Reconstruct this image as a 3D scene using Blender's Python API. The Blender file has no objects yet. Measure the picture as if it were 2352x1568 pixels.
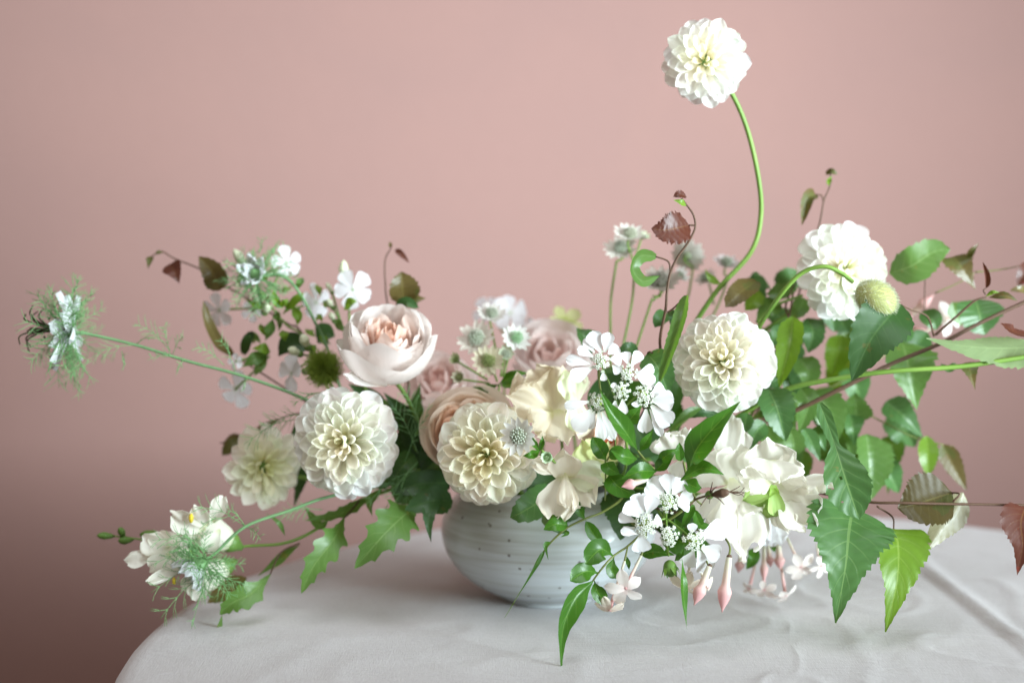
import bpy, math, random
import numpy as np
from mathutils import Vector, Matrix, noise

random.seed(7)
scene = bpy.context.scene
COL = scene.collection
R_ = math.radians

# ------------------------------------------------------------------ camera
CAM = Vector((0.0, -1.15, 0.315)); PITCH = R_(5.0); HF = R_(40.0)
cam_d = bpy.data.cameras.new('camera'); cam = bpy.data.objects.new('camera', cam_d); COL.objects.link(cam)
cam.location = CAM; cam.rotation_euler = (R_(90) - PITCH, 0, 0)
cam_d.sensor_fit = 'HORIZONTAL'; cam_d.sensor_width = 36; cam_d.lens = 18 / math.tan(HF / 2)
cam_d.clip_start = 0.05; cam_d.clip_end = 50
cam_d.dof.use_dof = True; cam_d.dof.focus_distance = 1.005; cam_d.dof.aperture_fstop = 2.6
scene.camera = cam

# ------------------------------------------------------------------ light
world = bpy.data.worlds.new('World'); scene.world = world; world.use_nodes = True
bg = world.node_tree.nodes['Background']
bg.inputs[0].default_value = (1.0, 0.80, 0.66, 1); bg.inputs[1].default_value = 0.285
ld = bpy.data.lights.new('window_light', 'AREA'); ld.shape = 'RECTANGLE'; ld.size = 1.15; ld.size_y = 1.1
ld.energy = 25; ld.color = (0.80, 0.945, 1.0); ld.spread = R_(55)
lo = bpy.data.objects.new('window_light', ld); COL.objects.link(lo)
lo.location = (1.80, -1.00, 0.54)
lo.rotation_euler = (Vector((-0.62, 0.95, 0.48)) - lo.location).to_track_quat('-Z', 'Y').to_euler()
l2 = bpy.data.lights.new('overhead_fill', 'AREA'); l2.shape = 'DISK'; l2.size = 1.1; l2.energy = 3.6; l2.color = (0.90, 0.96, 1.0); l2.spread = R_(75)  # unseen soft fill added overhead to brighten the shaded flowers, not a ceiling lamp
lo2 = bpy.data.objects.new('overhead_fill', l2); COL.objects.link(lo2); lo2.location = (-0.10, -0.85, 1.65)
lo2.rotation_euler = (Vector((0.0, -0.08, 0.10)) - lo2.location).to_track_quat('-Z', 'Y').to_euler()
scene.view_settings.view_transform = 'Standard'; scene.view_settings.look = 'None'
scene.view_settings.exposure = 0.0; scene.view_settings.gamma = 1.0
scene.view_settings.use_curve_mapping = False
scene.render.engine = 'CYCLES'

# ------------------------------------------------------------------ picture-to-place helpers
FPX = 1176 / math.tan(HF / 2)
FW = Vector((0, math.cos(PITCH), -math.sin(PITCH))); UP = Vector((0, math.sin(PITCH), math.cos(PITCH)))
def P(x, y, d):
    v = FW + Vector((1, 0, 0)) * ((x - 1176) / FPX) - UP * ((y - 784) / FPX)
    return CAM + v * ((d - CAM.y) / v.y)
def S(px, d=0.0): return px * (d - CAM.y) / FPX
class Zm:                                           # points read off an enlarged crop of the photograph
    def __init__(s, ox, oy, k): s.o = (ox, oy); s.k = k
    def __call__(s, x, y): return ((s.o[0] + x / s.k) / 1.0629, (s.o[1] + y / s.k) / 1.0629)
    def s(s, px): return px / s.k / 1.0629
ZA = Zm(0, 560, 3.564); ZB = Zm(540, 580, 3.7328); ZC = Zm(200, 1000, 2.613); ZD = Zm(560, 920, 4.127)
ZE = Zm(980, 700, 5.227); ZF = Zm(980, 940, 4.126); ZG = Zm(1360, 780, 4.3556); ZH = Zm(1340, 1080, 2.704)
ZI = Zm(1440, 440, 3.7326); ZJ = Zm(1560, 700, 4.356); ZK = Zm(1860, 400, 3.7325); ZL = Zm(2060, 540, 3.136)
ZM = Zm(1600, 980, 3.016); ZN = Zm(1960, 980, 2.704); ZO = Zm(1040, 1180, 4.356)
def ax(r, u, t): return Vector((r, -t, u)).normalized()

# ------------------------------------------------------------------ mesh helpers
class Geo:
    def __init__(s): s.v = []; s.f = []; s.uv = []; s.m = []
    def add(s, V, F, UV=None, mi=0):
        o = len(s.v); s.v += [tuple(p) for p in V]
        s.uv += [tuple(q) for q in UV] if UV is not None else [(0.5, 0.5)] * len(V)
        s.f += [tuple(i + o for i in f) for f in F]; s.m += [mi] * len(F)
    def mesh(s, name, mats, origin=(0, 0, 0), smooth=True):
        me = bpy.data.meshes.new(name)
        V = np.array(s.v, dtype=float) - np.array(origin, dtype=float)
        me.from_pydata(V.tolist(), [], s.f)
        ul = me.uv_layers.new(name='UVMap')
        idx = np.zeros(len(me.loops), dtype=np.int32); me.loops.foreach_get('vertex_index', idx)
        ul.data.foreach_set('uv', np.array(s.uv, dtype=np.float32)[idx].ravel())
        if not isinstance(mats, (list, tuple)): mats = [mats]
        for m in mats: me.materials.append(m)
        if len(mats) > 1: me.polygons.foreach_set('material_index', np.array(s.m, dtype=np.int32))
        if smooth: me.polygons.foreach_set('use_smooth', np.ones(len(me.polygons), dtype=bool))
        me.update(); return me

WL = {}
def link(name, me, parent=None, loc=(0, 0, 0), rot=None, scale=None, color=None):
    o = bpy.data.objects.new(name, me); COL.objects.link(o)
    loc = Vector(loc); WL[o.name] = loc.copy()
    rel = loc
    if parent is not None: o.parent = parent; rel = loc - WL[parent.name]
    M = Matrix.Translation(rel)
    if rot is not None: M = M @ rot.to_4x4()
    if scale is not None: M = M @ Matrix.Diagonal((scale[0], scale[1], scale[2], 1))
    o.matrix_basis = M
    if color: o.color = (*color, 1)
    return o
def thing(name, label, cat, loc, group=None):
    o = bpy.data.objects.new(name, None); COL.objects.link(o); o.empty_display_size = 0.02
    o.location = loc; WL[o.name] = Vector(loc)
    o['label'] = label; o['category'] = cat
    if group: o['group'] = group
    return o
def frame(y, z):                                    # matrix with columns x, y, z from a length axis and a face normal
    y = Vector(y).normalized(); z = Vector(z); z = z - y * z.dot(y)
    if z.length < 1e-4: z = y.orthogonal()
    z.normalize(); x = y.cross(z)
    return Matrix((x, y, z)).transposed()
def cr(pts, n):                                     # Catmull-Rom through the points, n steps per span
    p = [Vector(q) for q in pts]
    if len(p) == 2: return [p[0].lerp(p[1], i / n) for i in range(n + 1)]
    p = [p[0] * 2 - p[1]] + p + [p[-1] * 2 - p[-2]]
    out = []
    for i in range(1, len(p) - 2):
        a, b, c, d = p[i - 1:i + 3]
        for k in range(n):
            t = k / n
            out.append(0.5 * ((2 * b) + (c - a) * t + (2 * a - 5 * b + 4 * c - d) * t * t + (3 * b - a - 3 * c + d) * t ** 3))
    out.append(p[-2].copy()); return out
def interp(tab, u):
    for (a, b), (c, d) in zip(tab, tab[1:]):
        if u <= c:
            t = (u - a) / (c - a) if c > a else 0
            t = t * t * (3 - 2 * t) * 0.5 + t * 0.5
            return b + (d - b) * t
    return tab[-1][1]
def tube(g, pts, r0, r1, n=6, steps=5, mi=0, prof=None, cap=True):
    c = cr(pts, steps); m = len(c); V = []; UV = []; F = []
    t = (c[1] - c[0]).normalized(); nrm = t.orthogonal().normalized()
    for i, p in enumerate(c):
        t = (c[min(i + 1, m - 1)] - c[max(i - 1, 0)])
        t = t.normalized() if t.length > 1e-9 else Vector((0, 0, 1))
        nrm = (nrm - t * nrm.dot(t)); nrm = nrm.normalized() if nrm.length > 1e-6 else t.orthogonal().normalized()
        b = t.cross(nrm); u = i / (m - 1)
        r = (r0 + (r1 - r0) * u) * (interp(prof, u) if prof else 1)
        for k in range(n):
            a = 2 * math.pi * k / n
            V.append(p + (nrm * math.cos(a) + b * math.sin(a)) * r); UV.append((k / n, u))
    for i in range(m - 1):
        for k in range(n):
            a = i * n + k; b2 = i * n + (k + 1) % n
            F.append((a, b2, b2 + n, a + n))
    if cap: F.append(tuple(range(n - 1, -1, -1))); F.append(tuple(range((m - 1) * n, m * n)))
    g.add(V, F, UV, mi)
def ball(g, c, r, nu=6, nv=4, mi=0, sc=(1, 1, 1), rot=None, vfun=None):
    V = []; F = []; UV = []; c = Vector(c)
    for j in range(nv + 1):
        th = math.pi * j / nv
        for i in range(nu):
            ph = 2 * math.pi * i / nu
            d = Vector((math.sin(th) * math.cos(ph) * sc[0], math.sin(th) * math.sin(ph) * sc[1], math.cos(th) * sc[2]))
            if vfun: d = d * vfun(th, ph)
            if rot: d = rot @ d
            V.append(c + d * r); UV.append((i / nu, j / nv))
    for j in range(nv):
        for i in range(nu):
            a = j * nu + i; b = j * nu + (i + 1) % nu
            F.append((a, a + nu, b + nu, b))
    g.add(V, F, UV, mi)

PROF = {
 'spoon': [(0, .3), (.15, .5), (.35, .78), (.6, 1), (.78, .98), (.9, .72), (.97, .38), (1, .1)],
 'round': [(0, .42), (.2, .58), (.45, .84), (.68, 1), (.82, .97), (.92, .8), (.97, .6), (1, .34)],
 'point': [(0, .32), (.25, .72), (.5, 1), (.7, .9), (.86, .5), (.95, .2), (1, .03)],
 'fan': [(0, .08), (.12, .25), (.35, .62), (.62, .97), (.8, 1), (.92, .82), (1, .5)],
 'obl': [(0, .14), (.25, .42), (.5, .8), (.75, 1), (.9, .85), (.97, .6), (1, .35)],
 'jas': [(0, .35), (.25, .7), (.55, 1), (.78, .85), (.92, .45), (1, .1)],
 'bract': [(0, .35), (.3, .8), (.55, 1), (.75, .75), (.9, .35), (1, .03)],
 'birch': [(0, .05), (.03, .38), (.1, .78), (.22, 1), (.36, .95), (.55, .66), (.75, .34), (.9, .13), (1, .01)],
 'ovate': [(0, .05), (.08, .5), (.2, .87), (.38, 1), (.6, .88), (.8, .55), (.93, .22), (1, .02)],
 'lance': [(0, .06), (.08, .22), (.2, .6), (.36, .97), (.46, 1), (.6, .78), (.75, .45), (.88, .2), (1, .01)],
 'drip': [(0, .08), (.08, .35), (.2, .85), (.3, 1), (.42, .85), (.55, .52), (.7, .27), (.85, .14), (1, .01)],
 'leaflet': [(0, .06), (.12, .12), (.25, .4), (.45, .88), (.62, 1), (.8, .85), (.92, .5), (1, .05)],
 'strap': [(0, .3), (.1, .7), (.3, 1), (.6, .9), (.85, .6), (1, .05)],
 'lobed': [(0, .08), (.1, .2), (.22, .5), (.3, .95), (.37, .7), (.46, 1), (.54, .62), (.64, .82), (.72, .5), (.82, .45), (.92, .2), (1, .02)],
 'holed': [(0, .12), (.1, .33), (.25, .3), (.38, .2), (.5, .68), (.62, .95), (.74, 1), (.87, .72), (.95, .38), (1, .03)],
}
def petal_geo(L, W, prof='spoon', cup=0.8, bend=0.0, ruf=0.0, freq=3.0, ph=0.0, nu=7, nv=6, notch=0.0, sag=0.0, twist=0.0, cupu=None, roll=0.0, tipd=1.25, frill=0.0):
    """thin petal along +y, upper face +z, chord exactly L"""
    ys = [0.0]; zs = [0.0]; th = []; us = []
    for i in range(nu + 1):
        u = 1 - (1 - i / nu) ** tipd; us.append(u); th.append(bend * (u - 0.5) + roll * max(0, u - 0.55) ** 2 * 6)
    for i in range(nu):
        a = 0.5 * (th[i] + th[i + 1]); ds = us[i + 1] - us[i]; ys.append(ys[-1] + math.cos(a) * ds); zs.append(zs[-1] + math.sin(a) * ds)
    ch = math.hypot(ys[-1], zs[-1]); ca = math.atan2(zs[-1], ys[-1]); k = L / ch
    V = []; UV = []; F = []
    for i in range(nu + 1):
        u = us[i]
        y = (ys[i] * math.cos(ca) + zs[i] * math.sin(ca)) * k; z = (-ys[i] * math.sin(ca) + zs[i] * math.cos(ca)) * k
        ty, tz = math.cos(th[i] - ca), math.sin(th[i] - ca); ny, nz = -tz, ty
        w = W * 0.5 * interp(PROF[prof], u)
        c = cup * (cupu(u) if cupu else 1.0); c = c if abs(c) > 0.02 else 0.02
        for j in range(nv + 1):
            v = -1 + 2 * j / nv
            ang = v * c * 0.5; rr = w / (c * 0.5) if abs(c) > 0.02 else w
            x = rr * math.sin(ang); h = rr * (1 - math.cos(ang))
            h += ruf * u * u * math.sin(freq * math.pi * v + ph) * L * (0.35 + 0.65 * abs(v))
            h += ruf * 0.5 * u ** 3 * math.sin(freq * 1.9 * math.pi * v + ph * 2.3) * L
            if frill:
                h += frill * L * u ** 3 * (math.sin(5.2 * v + ph) + .7 * math.sin(9.1 * v + ph * 1.7))
            fy = frill * L * u ** 4 * (math.sin(4.1 * v + ph * 1.3) + .8 * math.sin(8.3 * v + ph * .6)) if frill else 0
            yy = fy - notch * L * u ** 4 * max(0, 1 - abs(v) * 3) - sag * L * u ** 3 * v * v
            tw = twist * u; xx = x * math.cos(tw) - h * math.sin(tw); hh = x * math.sin(tw) + h * math.cos(tw)
            V.append((xx, y + ty * yy + ny * hh, z + tz * yy + nz * hh)); UV.append((v * .5 + .5, u))
    for i in range(nu):
        for j in range(nv):
            a = i * (nv + 1) + j; F.append((a, a + 1, a + nv + 2, a + nv + 1))
    return V, F, UV
def petal_mesh(name, mat, **kw):
    g = Geo(); g.add(*petal_geo(**kw)); return g.mesh(name, mat)
def fan(parent, b, t, wpx, nrm, mat, name='petal', color=None, prof='fan', cup=.5, bend=.3, ruf=.06, freq=2.5, nu=14, nv=16, sag=.12, **kw):
    """one petal of its own shape from base b to tip t, both (x, y, depth)"""
    B = P(*b); T = P(*t); L = (T - B).length
    me = petal_mesh(name, mat, L=L, W=S(wpx, b[2]), prof=prof, cup=cup, bend=bend, ruf=ruf, freq=freq, ph=random.uniform(0, 6), nu=nu, nv=nv, sag=sag, **kw)
    return link(name, me, parent, B, frame(T - B, ax(*nrm)), color=color)
def leaf(parent, pts, wpx, mat, prof='birch', up=(0, .3, 1), fold=.25, teeth=0, tamp=.12, wave=.03, veins=8, vamp=.018, twist=0.0, name='leaf', holes=(), petiole=None, nv=4, curl=0.0, nu=None, asym=0.0, tint=1.0):
    """leaf with its own midrib curve; pts are (x, y, depth) base to tip"""
    w3 = [P(*q) for q in pts]; nu = nu or (max(teeth * 4, 40) if teeth else 26)
    steps = max(2, nu // max(1, len(w3) - 1)); c = cr(w3, steps); m = len(c)
    W = S(wpx, pts[0][2]) * 0.5; N0 = ax(*up); ph = random.uniform(0, 6); V = []; UV = []; F = []
    Lt = sum((c[i + 1] - c[i]).length for i in range(m - 1))
    for i, p in enumerate(c):
        u = i / (m - 1); t = (c[min(i + 1, m - 1)] - c[max(i - 1, 0)]).normalized()
        n = N0 - t * N0.dot(t); n.normalize(); sd = t.cross(n)
        tw = twist * (u - .3); sd, n = sd * math.cos(tw) + n * math.sin(tw), n * math.cos(tw) - sd * math.sin(tw)
        w = W * interp(PROF[prof], u)
        saw = ((u * teeth) % 1.0) if teeth else 0
        for j in range(-nv, nv + 1):
            v = j / nv; s_ = 1 if v >= 0 else -1; ww = w * abs(v) * (1 + asym * s_)
            fw = 0
            if teeth and abs(j) == nv:
                big = 1 + .6 * math.sin(u * teeth * math.pi * 2 / 4.0)
                ww *= 1 + tamp * (saw - .55) * big; fw = tamp * .5 * w * saw
            a = fold + curl * abs(v)
            h = ww * math.sin(a) + wave * W * math.sin(u * 9 + ph + s_ * 1.3) * v * v
            h += vamp * W * math.cos(2 * math.pi * (u * veins - abs(v) * 1.6 * W / max(Lt, 1e-6) * veins * .5)) * (abs(v) ** .5) * min(1, w / W * 1.5)
            V.append(p + sd * (s_ * ww * math.cos(a)) + n * h + t * fw); UV.append((v * .5 + .5, u))
    nn = 2 * nv + 1; hs = [(hu, hv, hr) for hu, hv, hr in holes]
    for i in range(m - 1):
        for j in range(nn - 1):
            uu = (i + .5) / (m - 1); vv = -1 + 2 * (j + .5) / (nn - 1)
            if any((uu - hu) ** 2 * 2.2 + ((vv - hv) * .5) ** 2 < hr * hr for hu, hv, hr in hs): continue
            a = i * nn + j; F.append((a, a + 1, a + nn + 1, a + nn))
    g = Geo(); g.add(V, F, UV); o = link(name, g.mesh(name, mat, w3[0]), parent, w3[0])
    o.color = (random.uniform(.85, 1.12) * tint,) * 3 + (1,)
    if petiole:
        g = Geo(); pm = [P(*q) if not isinstance(q, Vector) else q for q in petiole] + [w3[0]]
        tube(g, pm, .0008, .0006, 5, 5); link('petiole', g.mesh('petiole', MT['twig'], w3[0]), o, w3[0])
    return o

# ------------------------------------------------------------------ materials
def new_mat(name):
    m = bpy.data.materials.new(name); m.use_nodes = True; nt = m.node_tree; nt.nodes.clear()
    return m, nt
class NT:
    def __init__(s, nt): s.nt = nt
    def n(s, t, **kw):
        nd = s.nt.nodes.new(t)
        for k, v in kw.items(): setattr(nd, k, v)
        return nd
    def l(s, a, b): s.nt.links.new(a, b)
    def math(s, op, a, b=None, clamp=False):
        nd = s.n('ShaderNodeMath', operation=op, use_clamp=clamp)
        for i, q in enumerate((a, b)):
            if q is None: continue
            if isinstance(q, (int, float)): nd.inputs[i].default_value = q
            else: s.l(q, nd.inputs[i])
        return nd.outputs[0]
    def mix(s, f, a, b, mode='MIX'):
        nd = s.n('ShaderNodeMix', data_type='RGBA', blend_type=mode)
        for i, q in ((0, f), (6, a), (7, b)):
            if isinstance(q, (int, float)): nd.inputs[i].default_value = q
            elif isinstance(q, tuple): nd.inputs[i].default_value = (*q, 1)
            else: s.l(q, nd.inputs[i])
        return nd.outputs[2]
def two_sided(h, col, rough, trans, bump=None, spec=.4, tcol=None, coat=0):
    b = h.n('ShaderNodeBsdfPrincipled'); h.l(col, b.inputs['Base Color'])
    b.inputs['Roughness'].default_value = rough; b.inputs['Specular IOR Level'].default_value = spec
    b.inputs['Coat Weight'].default_value = coat; b.inputs['Coat Roughness'].default_value = .25
    t = h.n('ShaderNodeBsdfTranslucent'); h.l(tcol if tcol else col, t.inputs[0])
    mx = h.n('ShaderNodeMixShader'); mx.inputs[0].default_value = trans
    h.l(b.outputs[0], mx.inputs[1]); h.l(t.outputs[0], mx.inputs[2])
    if bump: h.l(bump, b.inputs['Normal']); h.l(bump, t.inputs['Normal'])
    o = h.n('ShaderNodeOutputMaterial'); h.l(mx.outputs[0], o.inputs[0])
def petal_mat(name, tip, base, mid=.45, rough=.5, trans=.32, streak=.12, edge=None, spec=.35):
    m, nt = new_mat(name); h = NT(nt)
    uv = h.n('ShaderNodeUVMap'); sp = h.n('ShaderNodeSeparateXYZ'); h.l(uv.outputs[0], sp.inputs[0])
    rp = h.n('ShaderNodeValToRGB'); rp.color_ramp.interpolation = 'EASE'
    e = rp.color_ramp.elements; e[0].color = (*base, 1); e[1].position = mid; e[1].color = (*tip, 1)
    if edge: q = e.new(.93); q.color = (*tip, 1); q = e.new(1.0); q.color = (*edge, 1)
    h.l(sp.outputs[1], rp.inputs[0])
    mp = h.n('ShaderNodeMapping'); mp.inputs['Scale'].default_value = (34, 2.2, 1); h.l(uv.outputs[0], mp.inputs[0])
    nz = h.n('ShaderNodeTexNoise'); nz.inputs['Scale'].default_value = 1; nz.inputs['Detail'].default_value = 3; h.l(mp.outputs[0], nz.inputs[0])
    f = h.math('MULTIPLY', nz.outputs[0], streak)
    c = h.mix(f, rp.outputs[0], tuple(x * .6 for x in tip), 'MIX')
    oi = h.n('ShaderNodeObjectInfo'); c = h.mix(1.0, c, oi.outputs['Color'], 'MULTIPLY')
    bp = h.n('ShaderNodeBump'); bp.inputs['Strength'].default_value = .22; bp.inputs['Distance'].default_value = .0004; h.l(nz.outputs[0], bp.inputs['Height'])
    two_sided(h, c, rough, trans, bp.outputs[0], spec); return m
def leaf_mat(name, col, under, vein, nveins=8, slope=.55, rough=.36, trans=.28, spec=.45, blotch=None):
    m, nt = new_mat(name); h = NT(nt)
    uv = h.n('ShaderNodeUVMap'); sp = h.n('ShaderNodeSeparateXYZ'); h.l(uv.outputs[0], sp.inputs[0])
    v = h.math('ABSOLUTE', h.math('SUBTRACT', sp.outputs[0], .5)); v = h.math('MULTIPLY', v, 2.0)
    s = h.math('FRACT', h.math('MULTIPLY', h.math('SUBTRACT', sp.outputs[1], h.math('MULTIPLY', v, slope * .35)), nveins))
    d = h.math('ABSOLUTE', h.math('SUBTRACT', s, .5)); side = h.math('LESS_THAN', d, .055)
    side = h.math('MULTIPLY', side, h.math('SUBTRACT', 1.0, v))
    mid = h.math('LESS_THAN', v, .035)
    vv = h.math('MAXIMUM', mid, h.math('MULTIPLY', side, .55))
    tc = h.n('ShaderNodeTexCoord'); nz = h.n('ShaderNodeTexNoise'); nz.inputs['Scale'].default_value = 160; nz.inputs['Detail'].default_value = 4; h.l(tc.outputs['Object'], nz.inputs[0])
    n2 = h.n('ShaderNodeTexNoise'); n2.inputs['Scale'].default_value = 38; h.l(tc.outputs['Object'], n2.inputs[0])
    c = h.mix(h.math('MULTIPLY', nz.outputs[0], .5), col, tuple(x * .5 for x in col))
    if blotch: c = h.mix(h.math('MULTIPLY', h.math('GREATER_THAN', n2.outputs[0], .56), .75), c, blotch)
    else: c = h.mix(h.math('MULTIPLY', n2.outputs[0], .35), c, (col[0] * 1.5, col[1] * 1.25, col[2] * .8))
    spot = h.math('MULTIPLY', h.math('GREATER_THAN', h.math('MULTIPLY', nz.outputs[0], n2.outputs[0]), .40), .55)
    c = h.mix(spot, c, (col[0] * 1.6 + .05, col[1] * .9, col[2] * .8)); c = h.mix(h.math('MULTIPLY', vv, .6), c, vein)
    u2 = h.mix(h.math('MULTIPLY', nz.outputs[0], .3), under, tuple(x * .65 for x in under)); u2 = h.mix(h.math('MULTIPLY', vv, .6), u2, tuple(min(1, x * 1.35) for x in under))
    ge = h.n('ShaderNodeNewGeometry'); c = h.mix(ge.outputs['Backfacing'], c, u2)
    oi = h.n('ShaderNodeObjectInfo'); c = h.mix(1.0, c, oi.outputs['Color'], 'MULTIPLY')
    bp = h.n('ShaderNodeBump'); bp.inputs['Strength'].default_value = .35; bp.inputs['Distance'].default_value = .0006
    h.l(h.math('SUBTRACT', h.math('MULTIPLY', nz.outputs[0], .6), vv), bp.inputs['Height'])
    tcol = h.mix(1.0, c, (1.5, 1.45, .55), 'MULTIPLY')
    two_sided(h, c, rough, trans, bp.outputs[0], spec, tcol); return m
def plain_mat(name, col, col2=None, scale=300, rough=.55, trans=0.0, spec=.4, bump=.2):
    m, nt = new_mat(name); h = NT(nt)
    tc = h.n('ShaderNodeTexCoord'); nz = h.n('ShaderNodeTexNoise'); nz.inputs['Scale'].default_value = scale; nz.inputs['Detail'].default_value = 3; h.l(tc.outputs['Object'], nz.inputs[0])
    c = h.mix(nz.outputs[0], col, col2 or tuple(x * .6 for x in col))
    oi = h.n('ShaderNodeObjectInfo'); c = h.mix(1.0, c, oi.outputs['Color'], 'MULTIPLY')
    bp = h.n('ShaderNodeBump'); bp.inputs['Strength'].default_value = bump; bp.inputs['Distance'].default_value = .0005; h.l(nz.outputs[0], bp.inputs['Height'])
    two_sided(h, c, rough, trans, bp.outputs[0], spec); return m

W = (.84, .84, .80)
MT = {
 'dahlia': petal_mat('dahlia_petal', (.95, .945, .905), (.84, .83, .54), .36, .5, .52, .02),
 'rose': petal_mat('rose_petal', (.94, .885, .855), (.92, .74, .62), .5, .5, .52, .04),
 'peach': petal_mat('peach_rose_petal', (.95, .87, .79), (.93, .70, .52), .5, .5, .55, .05),
 'blush': petal_mat('blush_petal', (.95, .89, .875), (.93, .77, .75), .45, .5, .55, .05),
 'pea': petal_mat('sweet_pea_petal', (.935, .91, .83), (.80, .82, .54), .26, .42, .50, .06),
 'lace': petal_mat('lace_flower_petal', (.87, .87, .88), (.80, .83, .74), .3, .5, .38, .10),
 'phlox': petal_mat('phlox_petal', (.88, .88, .91), (.78, .80, .74), .25, .5, .42, .05),
 'nigella': petal_mat('nigella_petal', (.86, .89, .90), (.60, .74, .64), .35, .5, .42, .14),
 'snap': petal_mat('snapdragon_petal', (.93, .92, .82), (.74, .79, .46), .3, .5, .5, .04),
 'yellow': petal_mat('snapdragon_palate', (.85, .66, .05), (.80, .62, .10), .3, .5, .2, .08),
 'jasmine': petal_mat('jasmine_petal', (.90, .84, .80), (.84, .72, .68), .4, .48, .42, .06),
 'jtube': petal_mat('jasmine_tube', (.76, .44, .43), (.72, .72, .56), .8, .5, .28, .15),
 'bract': petal_mat('astrantia_bract', (.84, .84, .80), (.76, .78, .70), .4, .5, .4, .16, edge=(.22, .30, .14)),
 'hellebore': petal_mat('hellebore_petal', (.66, .68, .34), (.42, .50, .10), .6, .5, .34, .15),
 'birch': leaf_mat('birch_leaf', (.070, .172, .055), (.27, .36, .20), (.20, .33, .12), rough=.38, trans=.36),
 'bright': leaf_mat('young_birch_leaf', (.150, .290, .030), (.28, .40, .11), (.28, .42, .09), trans=.42),
 'bronze': leaf_mat('bronze_birch_leaf', (.130, .098, .030), (.26, .24, .14), (.22, .19, .06), blotch=(.085, .100, .026)),
 'red': leaf_mat('red_birch_leaf', (.095, .028, .018), (.16, .075, .05), (.17, .08, .03), nveins=9, rough=.42),
 'jleaf': leaf_mat('jasmine_leaf', (.050, .165, .014), (.18, .33, .06), (.17, .33, .05), nveins=6, rough=.34, trans=.34),
 'sage': leaf_mat('soft_green_leaf', (.105, .220, .055), (.28, .38, .19), (.23, .35, .13), trans=.40),
 'deep': leaf_mat('deep_green_leaf', (.036, .100, .026), (.13, .21, .08), (.08, .16, .045), rough=.45, trans=.28),
 'stem': plain_mat('green_stem', (.22, .36, .060), (.11, .22, .035), 34, .45, .12),
 'olive': plain_mat('olive_stem', (.19, .22, .06), (.12, .15, .03), 260, .5, .08),
 'blue_stem': plain_mat('blue_green_stem', (.20, .36, .17), (.12, .26, .10), 220, .5, .1),
 'twig': plain_mat('brown_twig', (.12, .065, .035), (.07, .035, .02), 420, .6, 0),
 'thread': plain_mat('nigella_thread', (.22, .42, .17), (.14, .32, .11), 200, .5, .1),
 'dark': plain_mat('dark_style', (.055, .055, .015), (.02, .015, .006), 500, .5, 0),
 'calyx': plain_mat('green_calyx', (.15, .27, .05), (.08, .17, .03), 240, .5, .15),
 'floret': plain_mat('white_floret', (.82, .84, .78), (.74, .78, .64), 700, .55, .25),
 'eye': plain_mat('green_floret_eye', (.42, .56, .12), (.30, .44, .08), 700, .55, .2),
 'pin': plain_mat('astrantia_pin', (.52, .57, .46), (.32, .34, .26), 900, .6, .1),
 'pinstalk': plain_mat('astrantia_pin_stalk', (.34, .40, .26), (.18, .22, .12), 900, .6, .1),
 'bud': plain_mat('cream_bud', (.80, .82, .66), (.66, .72, .46), 260, .5, .25),
 'poppy': plain_mat('poppy_bud_skin', (.44, .54, .18), (.40, .32, .14), 90, .55, .1),
 'hair': plain_mat('poppy_hair', (.72, .74, .58), (.62, .66, .46), 300, .5, .3),
 'moss': plain_mat('green_tuft', (.42, .52, .10), (.30, .42, .06), 300, .6, .5),
}

# ------------------------------------------------------------------ the setting
WALL_Y = 0.82; FLOOR_Z = -0.74
def structure(name, me):
    o = link(name, me); o['kind'] = 'structure'; return o
def wall_mat():
    m, nt = new_mat('pink_plaster'); h = NT(nt)
    tc = h.n('ShaderNodeTexCoord')
    a = h.n('ShaderNodeTexNoise'); a.inputs['Scale'].default_value = 3.0; a.inputs['Detail'].default_value = 7; a.inputs['Distortion'].default_value = .8; h.l(tc.outputs['Object'], a.inputs[0])
    b = h.n('ShaderNodeTexNoise'); b.inputs['Scale'].default_value = 60; b.inputs['Detail'].default_value = 6; h.l(tc.outputs['Object'], b.inputs[0])
    c = h.mix(a.outputs[0], (.370, .214, .186), (.312, .190, .173)); c = h.mix(h.math('MULTIPLY', b.outputs[0], .12), c, (.235, .135, .115))
    p = h.n('ShaderNodeBsdfPrincipled'); h.l(c, p.inputs['Base Color']); p.inputs['Roughness'].default_value = .8; p.inputs['Specular IOR Level'].default_value = .2
    bp = h.n('ShaderNodeBump'); bp.inputs['Strength'].default_value = .15; bp.inputs['Distance'].default_value = .002; h.l(b.outputs[0], bp.inputs['Height']); h.l(bp.outputs[0], p.inputs['Normal'])
    o = h.n('ShaderNodeOutputMaterial'); h.l(p.outputs[0], o.inputs[0]); return m
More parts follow.
